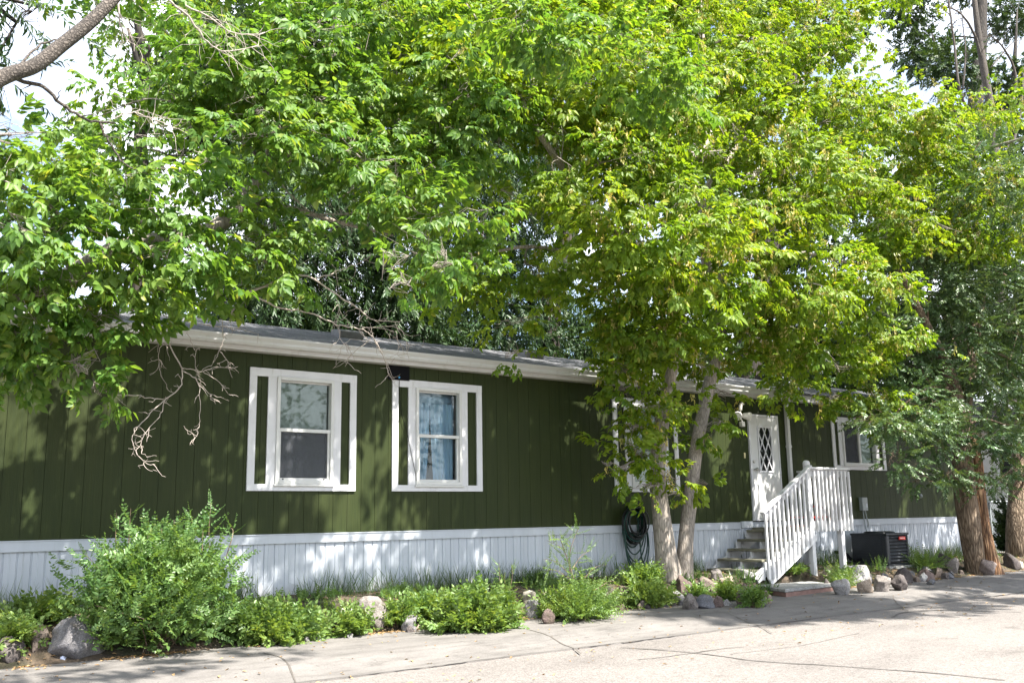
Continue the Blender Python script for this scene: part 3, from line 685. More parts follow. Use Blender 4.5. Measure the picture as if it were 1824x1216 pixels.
def shoot(k, length, n, L, W, opposite=True, ang=50, taper=True, droop=-.1):
    r = np.random.default_rng(300 + k); out = []
    for i in range(n):
        t = length * (.12 + .88 * i / n); sz = (1.1 - .5 * i / n) if taper else 1
        for sg in ((-1, 1) if opposite else ((-1,) if i % 2 else (1,))):
            a = sg * R(ang + r.uniform(-15, 15)); ph = r.uniform(-.5, .5) + (math.pi / 2 if (i % 2 and not taper) else 0)
            d = np.array([math.cos(a), math.sin(a) * math.cos(ph), math.sin(a) * math.sin(ph) + droop])
            out.append(one(leaf(L * sz * r.uniform(.8, 1.2), W * sz)[None], (t, 0, 0), d, 1, r.uniform(-.6, .6)))
    out.append(one(leaf(L * .7, W * .7)[None], (length, 0, 0), (1, 0, 0), 1, 0))
    return np.concatenate(out)
ELDER = [elder_spray(k) for k in range(14)]
ELMS = [shoot(k, .36, 16, .074, .042, False, 48) for k in range(8)]
WILL = [shoot(k + 20, .9, 19, .15, .046, False, 42, False) for k in range(8)]
FARB = [shoot(k + 40, .5, 9, .15, .085, True, 55) for k in range(8)]
PRIV = [shoot(k + 60, .34, 10, .050, .030, True, 55) for k in range(8)]
WEED = [shoot(k + 80, .24, 6, .070, .044, True, 60) for k in range(8)]
PINN = [shoot(k + 95, .36, 11, .042, .022, True, 62) for k in range(8)]
SEEDS = []
for k in range(6):
    r = np.random.default_rng(500 + k); o_ = []
    for i in range(13):
        o_.append(one(leaf(.036, .012, .1, .2)[None], (r.uniform(0, .1), r.uniform(-.025, .025), r.uniform(-.025, .025)), (1, r.uniform(-.6, .6), r.uniform(-.6, .6)), 1, r.uniform(0, 6)))
    SEEDS.append(np.concatenate(o_))
def scatter(TS, P, D, S=None, rollsd=.5):
    n = len(P); S = np.ones(n) if S is None else S; idx = rng.integers(0, len(TS), n); out = []
    for k, T in enumerate(TS):
        m_ = idx == k
        if m_.any(): out.append(put(T, P[m_], D[m_], S[m_], rng.normal(0, rollsd, m_.sum())))
    return np.concatenate(out) if out else np.zeros((0, 6, 3))
def clear_of_house(P, mg=.3):
    roofz = np.where(P[:, 1] < HB / 2, ez + (P[:, 1] + .2) * .285, rz - (P[:, 1] - HB / 2) * .285)
    inside = (P[:, 1] > -mg) & (P[:, 1] < HB + mg) & (P[:, 2] < roofz + mg) & (P[:, 0] > XL - mg) & (P[:, 0] < XR + mg)
    return ~inside & (P[:, 2] > .45)
def lobe_points(c, r, n, droop=.15, outward=.75, flat=.8):
    if r < 1.0 and n > 12:                        # boughs: flat drooping layers inside the lobe
        k = max(3, int(5 + 9 * r * r)); sc = rdir(k) * (r * rng.random(k) ** (1 / 2.6))[:, None] * np.array([1, 1, flat])
        i = rng.integers(0, k, n); off = rng.normal(0, 1, (n, 3)) * np.array([.20, .20, .075]) * (.45 + .75 * r); off[:, 2] -= .55 * (off[:, 0] ** 2 + off[:, 1] ** 2)
        v = sc[i] + off; P = np.asarray(c)[None] + v
        return P, unit(unit(v) * .35 + unit(off * np.array([1, 1, .5])) * .6 + rng.normal(size=(n, 3)) * .3 + np.array([0, 0, -droop * 1.6]))
    u = rdir(n); rho = r * rng.random(n) ** (1 / 2.3)
    P = np.asarray(c)[None] + u * rho[:, None] * np.array([1, 1, flat]); D = unit(u * outward + rng.normal(size=(n, 3)) * .42 + np.array([0, 0, -droop]))
    return P, D
# gaps in the crowns that let the sun through: (spot on wall, bed or street, radius)
SV = np.array([sdir.x, sdir.y, sdir.z]); GAPS = []
def thin(P, D):
    keep = np.ones(len(P), bool)
    for g, r in GAPS:
        q = P - g; t = q @ SV; d = np.linalg.norm(q - t[:, None] * SV, axis=1)
        keep &= ~((t > 2.4) & (d < r + .12) & (rng.random(len(P)) < .9))
    return P[keep], D[keep]
for px, py, y, r in [(55, 690, 0, .20), (60, 760, 0, .22), (75, 830, 0, .14), (185, 720, 0, .12), (180, 790, 0, .10), (690, 760, 0, .10), (688, 830, 0, .12), (655, 790, 0, .10), (545, 910, 0, .16), (590, 915, 0, .10), (745, 905, 0, .14), (690, 970, 0, .03),
                     (1045, 735, 0, .18), (1075, 760, 0, .20), (1082, 830, 0, .14), (1035, 890, 0, .14), (1050, 970, 0, .18), (1335, 880, 0, .14), (1362, 880, -.03, .18), (1370, 820, -.03, .12), (1440, 860, -1.1, .22), (1470, 900, -1.1, .22), (1400, 930, -1.1, .2), (710, 700, 0, .10), (715, 790, 0, .08),
                     (1610, 880, 0, .16), (1600, 830, 0, .1)]:
    GAPS.append((at(px, py, y), r))
for g, r in (((2.6, -1.6, 1.1), .22), ((3.3, -1.7, 1.2), .25), ((3.8, -1.6, .9), .25), ((3.0, -2.0, .7), .2), ((4.8, -1.5, .4), .25), ((5.8, -1.5, .4), .3), ((7.0, -1.5, .45), .3), ((8.2, -1.5, .5), .3), ((9.3, -1.5, .4), .25), ((10.2, -1.5, .4), .2), ((14.5, -1.7, .3), .25), ((15.3, -1.8, .2), .2)):
    GAPS.append((np.array(g), r))
class Tree:
    """Trunk stems and limbs in one bark mesh, twigs to every lobe, foliage in one crown mesh."""
    def __init__(s, name, label, bark, base, group=None, cat='tree'):
        s.root = thing(name, label, cat, tuple(base), group); s.bark = bark; s.wood = MB(); s.nodes = []; s.P = []; s.D = []
    def stem(s, pts, rad, n=14, rough=.08, sub=6):
        P = spline(pts, sub); rr = lerp_list(rad, len(P)); s.wood.tube(P, rr, n, rough=rough); s.nodes += [(p, r) for p, r in zip(P, rr)]
    def lobe(s, c, r, dens=75, sub=5, wood=True, droop=.15, outward=.75, flat=.8, twig=1.0):
        c = np.asarray(c, float); P, D = lobe_points(c, r, max(4, int(dens * r * r)), droop, outward, flat)
        k = clear_of_house(P); P, D = P[k], D[k]
        s.P.append(P); s.D.append(D)
        if not wood or not s.nodes: return
        NP = np.array([q for q, _ in s.nodes]); dd = np.linalg.norm(NP - c, axis=1) + np.maximum(0, NP[:, 2] - c[2]) * 1.2
        i = int(np.argmin(dd)); a = NP[i]; L_ = np.linalg.norm(c - a)
        mid = (a + c) / 2 + np.array([rng.normal(0, .08), rng.normal(0, .08), .12]) * L_
        r0 = min(s.nodes[i][1] * .6, .012 + .014 * L_)
        bp = spline([a, mid, c], 5); s.wood.tube(bp, lerp_list([r0, r0 * .45], len(bp)), 6, cap=False)
        s.nodes += [(q, r0 * .5) for q in bp[4:]]
        for j in range(sub):
            if not len(P): break
            e = P[rng.integers(0, len(P))]; st = bp[rng.integers(len(bp) // 2, len(bp))]
            m2 = (st + e) / 2 + rng.normal(0, .05, 3) * r
            tp_ = spline([st, m2, e], 3); s.wood.tube(tp_, lerp_list([r0 * .35 * twig, .003], len(tp_)), 4, cap=False)
            for _ in range(3):
                d2 = np.linalg.norm(P - e, axis=1); q = P[int(np.argsort(d2)[rng.integers(1, min(9, len(P)))])] if len(P) > 2 else e
                s.wood.tube([tp_[-2], (tp_[-2] + q) / 2 + rng.normal(0, .03, 3), q], [.004 * twig, .003, .002], 3, cap=False)
    def finish(s, TS, leafm, smin=.8, smax=1.2, roll=.5, crown='crown'):
        s.wood.build('trunk', s.bark, s.root, smooth=True)
        P, D = thin(np.concatenate(s.P), np.concatenate(s.D))
        s.allP = P
        return leaves(crown, scatter(TS, P, D, rng.uniform(smin, smax, len(P)), roll), leafm, s.root)
def dead_branch(main, rad, y=None, twigs=10, tl=.3, name='dead_branch', parent=None, mat=None, seed=1, sub=5):
    """main: list of 3-D polylines; small crooked twigs are grown off them."""
    r = np.random.default_rng(seed); groups = []
    for line, rr in zip(main, rad):          # lines that touch make one branch, the others are branches of their own
        home = next((g for g in groups if any(np.min(np.linalg.norm(np.array(spline(l, sub)) - np.asarray(line[0]), axis=1)) < .12 for l, _ in g)), None)
        (home.append((line, rr)) if home is not None else groups.append([(line, rr)]))
    if len(groups) > 1:
        return [dead_branch([l for l, _ in g], [q for _, q in g], y, twigs, tl, name, parent, mat, seed + 100 * i, sub) for i, g in enumerate(groups)]
    mb = MB()
    for line, (r0, r1) in zip(main, rad):
        P = spline(line, sub); P = [p + r.normal(0, .006, 3) for p in P]; mb.tube(P, lerp_list([r0, r1], len(P)), 6)
        for k in range(int(twigs * len(line) / 5)):
            i = r.integers(1, len(P)); d = unit(P[i] - P[i - 1]); q = P[i].copy(); dirn = unit(d * .7 + r.normal(0, .7, 3)); L_ = tl * r.uniform(.3, 1); pts = [q]
            for j in range(5):
                dirn = unit(dirn + r.normal(0, .28, 3) + np.array([0, 0, -.06])); q = q + dirn * L_ / 5; pts.append(q)
            mb.tube(pts, lerp_list([max(.0035, r1 * .8), .0018], 6), 4, cap=False)
            if r.random() < .75:
                j = r.integers(1, 5); dq = unit(pts[j] - pts[j - 1] + r.normal(0, .7, 3)); e = pts[j] + dq * L_ * .4
                mb.tube([pts[j], (pts[j] + e) / 2 + r.normal(0, .012, 3), e], [.0028, .002, .0015], 3, cap=False)
    return mb.build(name, mat or M['twig'], parent, smooth=True)

# ================================================================ NEAR TREES
def jit(a): return a + rng.uniform(-1, 1) * .5
# ---- box elder with the double trunk
A = Tree('box_elder', 'box elder with smooth grey double trunk and yellow green crown left of the porch steps', M['bark'], (11.15, -.85, .4))
yA = -.85
A.stem([at(1192, 1036, yA), at(1186, 985, yA), at(1176, 900, yA), at(1170, 840, yA), at(1178, 760, yA - .02), at(1190, 690, yA - .1), at(1206, 590, yA - .3), at(1180, 480, yA - .5), at(1120, 430, yA - .6), at(1048, 372, yA - .7), at(1003, 300, yA - .8), at(955, 228, yA - .9), at(900, 120, -1.6)],
       [.235, .165, .135, .125, .115, .10, .085, .075, .068, .062, .052, .042, .03], 20, .06)
A.stem([at(1218, 1036, yA + .05), at(1221, 970, yA + .05), at(1228, 900, yA + .05), at(1240, 800, yA), at(1262, 690, yA), at(1284, 590, yA - .05), at(1268, 500, yA - .1), at(1252, 430, yA - .15), at(1262, 340, yA - .2), at(1300, 275, yA - .1), at(1318, 250, yA), at(1356, 210, -.7), at(1400, 173, -.4), at(1446, 123, 0), at(1550, 33, .5)],
       [.155, .122, .112, .107, .10, .095, .092, .09, .085, .075, .068, .058, .048, .04, .03], 20, .06)
A.stem([at(1252, 430, yA - .15), at(1245, 330, -.8), at(1262, 200, -.4), at(1250, 60, .2), at(1240, -120, .6)], [.085, .075, .06, .05, .03], 12)
A.stem([at(1290, 345, -1.1), at(1345, 310, -1.0), at(1420, 265, -1.0), at(1560, 240, -1.0), at(1700, 280, -1.2)], [.08, .07, .055, .04, .02], 10)
A.stem([at(1268, 500, yA - .1), at(1340, 470, -1.2), at(1420, 450, -1.4), at(1520, 470, -1.5)], [.07, .055, .04, .02], 10)
A.stem([at(1180, 480, yA - .5), at(1090, 470, -1.2), at(960, 440, -1.1), at(870, 450, -.9)], [.05, .042, .03, .018], 10)
A.stem([at(1700, 280, -1.2), (17.6, -4.2, 8.0), (16.5, -5.6, 7.6), (14.5, -6.6, 7.9), (12.8, -6.9, 8.0)], [.03, .04, .035, .03, .02], 8)
for px, py, y, r in [(1130, 690, -1.05, .42), (1108, 692, -1.1, .2), (1190, 720, -1.15, .40), (1125, 760, -1.1, .30), (1110, 835, -1.15, .26), (1140, 800, -1.1, .33), (1185, 850, -1.1, .28), (1255, 760, -.95, .35), (1252, 860, -.95, .16),
                     (1215, 880, -1.0, .12), (1075, 825, -1.15, .12), (1115, 620, -1.0, .4), (1175, 630, -1.25, .6), (1275, 640, -.75, .45), (1290, 700, -.7, .28), (1105, 550, -1.0, .5), (1185, 545, -1.4, .75), (1075, 465, -1.2, .62), (1140, 430, -1.7, .85),
                     (1395, 580, -1.1, .75), (1470, 620, -1.3, .65), (1540, 690, -1.5, .48), (1590, 720, -1.6, .30), (1570, 600, -1.4, .6), (1430, 660, -1.0, .4), (1330, 540, -1.1, .7), (1440, 500, -1.6, .85), (1340, 450, -1.7, .8), (1250, 480, -1.5, .7), (1540, 500, -1.4, .75),
                     (1400, 690, -.9, .28), (1480, 705, -1.2, .28), (1100, 650, -1.1, .24), (1165, 745, -1.2, .34), (1150, 870, -1.2, .22), (1160, 810, -1.25, .26), (1130, 590, -1.2, .5), (1210, 590, -1.2, .5),
                     (905, 575, -.75, .24), (912, 632, -.85, .12), (830, 520, -.6, .34), (775, 490, -.5, .34), (850, 455, -.7, .42), (935, 470, -.8, .42), (985, 510, -.6, .3)]:
    A.lobe(at(px, py, y - (1.0 if 400 < py < 530 and px > 1000 else .4 if 530 <= py < 610 else 0)), r, 125 if r < .45 and px < 1300 and py > 600 else 230)
for py, row in ((-40, range(760, 1700, 100)), (50, range(760, 1680, 92)), (135, range(790, 1720, 92)), (220, range(1010, 1780, 92)), (300, range(1020, 1830, 90)), (375, range(1080, 1830, 94))):
    for px in row:
        if px > 1570 and py < 150: continue
        y_ = -.5 - 2.1 * (py + 40) / 420
        A.lobe(at(px + rng.uniform(-40, 40), py + rng.uniform(-30, 30), y_ + rng.uniform(-.55, .45)), rng.uniform(.55, .9), 150)
for px, py in ((1740, 330), (1800, 300), (1700, 250), (1810, 400), (1760, 420), (1650, 330), (1600, 390)):
    A.lobe(at(px, py, rng.uniform(-2.4, -1.4)), rng.uniform(.5, .75), 130)
for px in range(700, 1820, 110):       # rear of the crown, over the roof
    for py in (40, 170, 300):
        if 820 < px < 1040 and py > 150 or px > 1500 and py < 200: continue
        A.lobe(at(px, py, rng.uniform(.6, 2.2)), rng.uniform(.7, 1.0), 85)
for x in np.arange(8.5, 19, 1.6):      # top of the crown, above the frame
    for y in (.9, 2.6):
        zt = 10.2 + (x - 8.5) * .4 + rng.uniform(-.4, .6)
        A.lobe((x + rng.uniform(-.5, .5), y + rng.uniform(-.5, .5), zt), rng.uniform(.9, 1.25), 50)
sh_ = (sdir.x / sdir.z, sdir.y / sdir.z)
def over(gx, gy, z): return (gx + sh_[0] * z, gy + sh_[1] * z, z)      # the place at height z that shades this spot of the street
for gx, gy, z, r in [(9.7, -1.9, 8.3, .6), (10.4, -2.6, 8.0, .75), (11.3, -2.1, 7.6, .8), (11.2, -3.4, 8.2, .6), (12.4, -2.6, 7.6, .7), (12.3, -3.5, 8.0, .5), (13.4, -3.75, 7.6, .45), (14.6, -3.6, 7.4, .5), (13.0, -1.7, 7.0, .5), (10.9, -2.9, 8.1, .6), (11.9, -3.1, 7.9, .6), (12.6, -1.9, 7.3, .55), (10.0, -2.9, 8.4, .5),
                     (16.0, -2.2, 7.0, .8), (17.2, -2.4, 6.8, .8), (18.4, -2.2, 6.8, .9), (16.6, -3.3, 7, .5), (19.6, -2.6, 6.6, .8)]:
    A.lobe(over(gx, gy, z + (1.8 if gx < 11.6 else .6)), r * 1.1, 360)
A.finish(ELDER, M['leafA'], .65, 1.2)
pp = A.allP; dcam = (pp - CAM) @ FWD; u_ = 912 + FPX * ((pp - CAM) @ RIGHT) / dcam
k = (rng.random(len(pp)) < np.clip((u_ - 760) / 600, 0, 1) * .42 * (.4 + 1.2 * (np.sin(pp[:, 0] * 2.1) * np.sin(pp[:, 2] * 1.9) > 0)))
Ps = pp[k] + rng.normal(0, .05, (k.sum(), 3)); Ds = unit(np.array([[0, 0, -1]]) + rng.normal(0, .25, (k.sum(), 3)))
so_ = leaves('seed_cluster', scatter(SEEDS, Ps, Ds, rng.uniform(1.3, 2.0, len(Ps)), 1.5), M['seed'], A.root, 'hanging bunches of pale yellow winged seeds'); so_['kind'] = 'stuff'
mb_lines = [[at(1215, 262, -2.2), at(1240, 272, -2.2), at(1262, 250, -2.2), at(1270, 215, -2.1)], [at(1240, 272, -2.2), at(1285, 268, -2.25)], [at(1240, 272, -2.2), at(1225, 290, -2.25)]]
dead_branch(mb_lines, [(.018, .012), (.012, .004), (.01, .004)], twigs=26, tl=.35, parent=A.root, seed=5)
dead_branch([[at(1215, 400, -1.9), at(1213, 440, -1.9), at(1216, 490, -1.95), at(1228, 530, -1.9), at(1250, 545, -1.9)], [at(1213, 500, -1.9), at(1216, 560, -1.9), at(1228, 585, -1.95)]], [(.012, .006), (.008, .004)], twigs=22, tl=.28, parent=A.root, seed=6)
dead_branch([[at(1385, 275, -2.1), at(1396, 300, -2.2), at(1394, 330, -2.2)], [at(1300, 215, -2.2), at(1320, 245, -2.2), at(1345, 230, -2.2)], [at(1170, 610, -1.4), at(1215, 640, -1.4), at(1260, 655, -1.3), at(1300, 665, -1.2)]], [(.01, .005), (.01, .004), (.01, .004)], twigs=14, tl=.35, parent=A.root, seed=7)
dead_branch([[at(955, 340, -1.0), at(985, 300, -1.2), at(965, 270, -1.2)], [at(870, 330, -.8), at(920, 352, -.8), at(990, 395, -.7), at(1000, 400, -.7)], [at(850, 400, -.6), at(930, 380, -.6), at(985, 390, -.6)]], [(.012, .005), (.012, .004), (.01, .004)], twigs=30, tl=.7, parent=A.root, seed=8)

# ---- box elder standing off the left end, its limbs reaching over the wall
B = Tree('box_elder', 'box elder off the left end with broad bright leaves hanging over the green wall', M['bark'], (.45, -1.0, .4))
B.stem([(.45, -1.0, .2), (.5, -1.0, 1.2), (.55, -1.05, 2.4), (.7, -1.1, 3.4)], [.30, .24, .22, .2], 18, .08)
B.stem([(.7, -1.1, 3.4), at(40, 520, -1.2), at(110, 500, -1.3), at(215, 440, -1.4), at(330, 420, -1.5), at(400, 395, -1.6), at(450, 330, -1.5), at(500, 285, -1.3), at(560, 268, -1.1), at(640, 240, -.9), at(760, 190, -.6)], [.13, .115, .10, .09, .082, .075, .07, .062, .055, .045, .025], 14)
B.stem([at(330, 420, -1.5), at(370, 405, -1.5), at(440, 368, -1.6), at(520, 372, -1.4), at(600, 395, -1.2), at(700, 420, -1.1)], [.05, .048, .042, .034, .026, .014], 10)
B.stem([(.7, -1.1, 3.4), (.8, -.9, 4.6), (1.0, -.6, 6.0), (1.4, 0, 8.0)], [.15, .13, .1, .06], 12)
B.stem([at(500, 285, -1.3), at(560, 200, -.8), at(590, 100, -.4), at(600, -40, 0), at(560, -200, .4)], [.07, .06, .05, .04, .03], 10)
for px, py, y, r in [(40, 330, -2.2, .40), (30, 430, -1.9, .42), (110, 300, -2.0, .40), (120, 395, -2.2, .42), (210, 360, -2.2, .45), (60, 530, -1.7, .36), (140, 500, -2.0, .42), (230, 460, -2.2, .42), (320, 440, -2.2, .38), (180, 570, -1.8, .36),
                     (90, 600, -1.5, .30), (35, 620, -1.4, .26), (150, 640, -1.8, .25), (165, 690, -1.9, .16), (140, 655, -1.9, .14), (190, 585, -1.7, .18), (255, 505, -1.8, .2), (395, 450, -2.0, .24), (440, 420, -2.0, .28), (455, 460, -1.9, .18), (480, 415, -1.8, .2),
                     (330, 360, -2.0, .42), (410, 350, -1.8, .36), (270, 290, -1.6, .42), (350, 270, -1.9, .45), (430, 250, -2.2, .5), (20, 240, -1.2, .25), (5, 390, -2.4, .3), (10, 500, -2.2, .3), (55, 650, -1.2, .16), (20, 570, -1.2, .25), (380, 520, -1.2, .14), 
                     (300, 180, -.8, .42), (210, 190, -.4, .34), (180, 245, -.6, .3), (150, 280, -.9, .3), (340, 110, -1.4, .42), (400, 180, -1.8, .5), (260, 110, -.6, .34)]:
    B.lobe(at(px, py, y), r, 165)
for px, py, r in [(470, 130, .55), (540, 190, .6), (600, 120, .6), (660, 190, .6), (520, 60, .55), (620, 40, .6), (720, 100, .65), (720, 220, .6), (600, 250, .5), (660, 300, .5), (740, 310, .55), (800, 260, .6), (800, 170, .65), (820, 350, .42), (760, 390, .45), (830, 405, .3), (790, 440, .22),
                  (700, 345, .34), (420, 60, .5), (690, 20, .6), (780, 40, .65), (880, 200, .55), (880, 110, .6), (500, 240, .45), (840, 460, .2), (780, 480, .16), (700, 460, .25), (720, 500, .2)]:
    B.lobe(at(px + rng.uniform(-12, 12), py + rng.uniform(-10, 10), -.6 - 2.2 * py / 400 + rng.uniform(-.45, .35)), r, 150)
for x in np.arange(2.6, 9.2, 1.4):
    for y in (0, 1.5):
        zt = 7.9 + (x - 1.5) * .3 + y * .4 + rng.uniform(-.2, .6)
        B.lobe((x + rng.uniform(-.4, .4), y + rng.uniform(-.4, .4), zt), rng.uniform(.75, 1.05), 56)
for wx, wz, h in ((2.4, 1.2, 2.9), (3.2, 1.0, 3.2)):
    B.lobe((wx + sh_[0] * h, sh_[1] * h, wz + h), .55, 120)  # boughs added to shade the wall near its left end
for wx, wz in ((4.6, .75), (5.5, .8), (6.4, .75), (7.3, .8)): B.lobe((wx + sh_[0] * 6, sh_[1] * 6, wz + 6), .40, 200)  # boughs added higher up to keep the skirting shaded
for gx, gy, z, r in ((1.6, -1.7, 7.4, .6), (2.5, -2.0, 7.2, .6), (3.3, -1.8, 7.4, .5), (3.9, -2.3, 7.6, .4), (1.6, -2.5, 7.2, .5)): B.lobe(over(gx, gy, z), r, 70)
B.finish(ELDER, M['leafB'], .7, 1.3)
yl = -1.55
E1 = [[(270, 560), (300, 610), (323, 655), (320, 690), (293, 712), (262, 742), (237, 770), (240, 800), (255, 822), (276, 828)], [(293, 712), (284, 742), (258, 772), (250, 800), (262, 815)], [(323, 655), (360, 662), (385, 676), (406, 702)], [(360, 660), (385, 655), (412, 655)],
      [(325, 660), (352, 681), (355, 740), (352, 770), (340, 788)], [(292, 712), (250, 706), (205, 702), (200, 695)], [(352, 681), (372, 700), (376, 712)], [(300, 610), (285, 620), (284, 655), (300, 690)], [(395, 560), (398, 605), (390, 625), (376, 650)], [(390, 625), (410, 650)], [(290, 560), (330, 590), (345, 620), (350, 660)], [(355, 575), (420, 585), (460, 595)]]
dead_branch([[at(x, y, yl + .05 * math.sin(x * .05)) for x, y in l] for l in E1], [(.0078, .003)] + [(.0045, .0018)] * (len(E1) - 1), twigs=9, tl=.22, parent=B.root, seed=11)
E2 = [[(400, 515), (435, 522), (480, 505), (510, 490), (558, 497), (612, 533), (640, 550), (665, 570), (712, 572)], [(558, 497), (600, 484), (640, 468), (660, 455)], [(443, 523), (500, 548), (550, 556), (600, 578), (645, 587), (668, 605), (688, 650), (692, 668)], [(645, 584), (700, 582), (722, 600), (724, 622)],
      [(661, 605), (628, 628), (616, 650)], [(600, 530), (608, 560), (622, 572)], [(668, 605), (680, 632)], [(705, 590), (710, 615), (708, 635)], [(603, 580), (608, 605), (625, 620)]]
dead_branch([[at(x, y, -1.75 + .08 * math.sin(x * .03)) for x, y in l] for l in E2], [(.016, .005), (.008, .004), (.011, .0035)] + [(.0045, .002)] * (len(E2) - 3), twigs=11, tl=.32, parent=B.root, seed=12)
dead_branch([[at(500, 330, -1.2), at(560, 380, -1.1), at(640, 380, -1.0), at(700, 400, -1.0)], [at(480, 420, -1.0), at(560, 410, -1.0), at(640, 385, -1)], [at(610, 350, -1.6), at(680, 300, -1.8), at(730, 330, -1.8)], [at(420, 450, -1.2), at(430, 520, -1.2), at(410, 560, -1.2)]], [(.01, .004)] * 4, twigs=26, tl=.5, parent=B.root, seed=13)
# big bare limb crossing the upper left, from the same tree
mbl = MB(); lp = [(-.2, -1.6, 4.2), at(-120, 210, -2.6), at(0, 140, -2.6), at(60, 118, -2.6), at(110, 80, -2.6), at(160, 40, -2.6), at(200, 0, -2.6), at(260, -60, -2.6)]
P_ = spline(lp, 7); mbl.tube(P_, lerp_list([.11, .08, .068, .064, .060, .058, .056, .054], len(P_)), 14, rough=.1)
mbl.build('bare_limb', M['limb'], B.root, smooth=True)
dead_branch([[at(0, 136, -2.5), at(70, 152, -2.5), at(110, 185, -2.5), at(150, 212, -2.5), at(205, 221, -2.5)], [at(178, 218, -2.5), at(190, 245, -2.5), at(215, 285, -2.5), at(245, 305, -2.5), at(275, 313, -2.5)], [at(30, 120, -2.6), at(75, 78, -2.5), at(112, 70, -2.5)]],
            [(.02, .01), (.012, .004), (.014, .006)], twigs=7, tl=.25, parent=B.root, seed=14, mat=M['limb'])
dead_branch([[at(300, 0, -2.3), at(335, 30, -2.3), at(370, 75, -2.3), at(405, 92, -2.3), at(460, 82, -2.3)], [at(208, 0, -2.3), at(218, 50, -2.3), at(229, 80, -2.3)], [at(330, 10, -2.2), at(380, 35, -2.2), at(420, 60, -2.2), at(470, 60, -2.2)], [at(205, 210, -2.0), at(240, 200, -2.0), at(290, 220, -2.0), at(340, 240, -2.0)]], [(.012, .004), (.01, .004), (.01, .004), (.009, .003)], twigs=22, tl=.5, parent=B.root, seed=15)

# ---- elm at the right end of the rock bed
D_ = Tree('elm', 'thick trunked elm with split brown bark and small grey green leaves beside the air conditioner', M['barkelm'], (18.3, -1.6, .1))
yE = -1.5
D_.stem([at(1752, 1036, yE), at(1742, 1000, yE), at(1726, 930, yE), at(1716, 860, yE), at(1712, 790, yE), at(1700, 700, yE), at(1680, 640, yE - .1), at(1640, 560, yE - .3), at(1600, 480, yE - .4)], [.34, .26, .215, .20, .19, .15, .11, .08, .05], 24, .13)
D_.stem([at(1712, 790, yE), at(1720, 700, yE), at(1735, 600, yE), at(1750, 500, yE), at(1740, 400, yE)], [.15, .15, .12, .09, .04], 14, .1)
D_.stem([at(1700, 700, yE), at(1660, 690, yE - .3), at(1610, 720, yE - .5), at(1580, 760, yE - .7)], [.03, .022, .014, .008], 8)
for px, py, y, r in [(1640, 640, -1.7, .6), (1700, 600, -1.6, .7), (1770, 580, -1.8, .7), (1660, 520, -1.6, .7), (1740, 500, -1.7, .75), (1810, 500, -1.5, .7), (1700, 430, -1.4, .6), (1620, 450, -1.3, .5), (1800, 640, -1.8, .6), (1760, 680, -2.0, .55), (1690, 690, -2.0, .55), (1630, 720, -2.1, .5), (1590, 760, -2.3, .38), (1560, 745, -2.4, .25), (1600, 820, -2.2, .22),
                     (1680, 780, -2.1, .45), (1740, 770, -2.2, .45), (1700, 840, -2.1, .3), (1750, 850, -2.1, .28), (1800, 760, -1.9, .5), (1640, 850, -2.0, .18), (1770, 800, -2.0, .35), (1820, 580, -1.4, .5), (1590, 580, -1.5, .45), (1580, 520, -1.2, .4), (1610, 640, -1.3, .5), (1780, 420, -1.0, .6)]:
    D_.lobe(at(px, py, y), r * 1.08, 420, sub=7, twig=.7)
for px in range(1560, 1840, 80):
    for py in (430, 540, 650): D_.lobe(at(px, py, rng.uniform(-.4, .6)), .8, 330, sub=4)
for x, y, z in ((18, -3.2, 7.5), (19.5, -2.5, 8.2), (20.5, -3.4, 7.6), (21.5, -2.2, 8), (18.8, -4.2, 6.8), (20.2, -4.6, 6.4), (22.2, -4, 7)): D_.lobe((x, y, z), 1.15, 130, sub=3)
D_.finish(ELMS, M['elm'])
hw = MB(); Pp = spline([at(1772, 1034, yE - .2), at(1762, 1000, yE - .2), at(1750, 940, yE - .16), at(1742, 880, yE - .13), at(1736, 820, yE - .10), at(1728, 760, yE - .05)], 7)
hw.tube(Pp, lerp_list([.23, .18, .155, .15, .14, .10], len(Pp)), 20, rough=.22, freq=4); hw.build('split_bark', M['heartwood'], D_.root, 'ragged orange brown strip of split bark', smooth=True)
# ---- second trunk at the far right edge
F_ = Tree('elm', 'straight brown trunked elm at the right edge behind the rock bed end', M['barkelm'], (22.4, -.55, .3))
yF_ = -.6
F_.stem([at(1822, 1002, yF_), at(1817, 960, yF_), at(1818, 900, yF_), at(1822, 840, yF_), at(1830, 740, yF_), at(1835, 600, yF_), at(1850, 400, yF_)], [.36, .30, .28, .27, .25, .2, .1], 20, .12)
for px, py, y, r in [(1810, 830, -1.2, .3), (1790, 740, -.9, .5), (1830, 720, -1.2, .6), (1800, 640, -.4, .7), (1840, 600, -1, .8), (1780, 860, -1.0, .22), (1860, 500, -1, .9), (1880, 420, -.8, .9), (1850, 320, -.5, .9)]:
    F_.lobe(at(px, py, y), r, 380, sub=5)
F_.finish(ELMS, M['elm'])

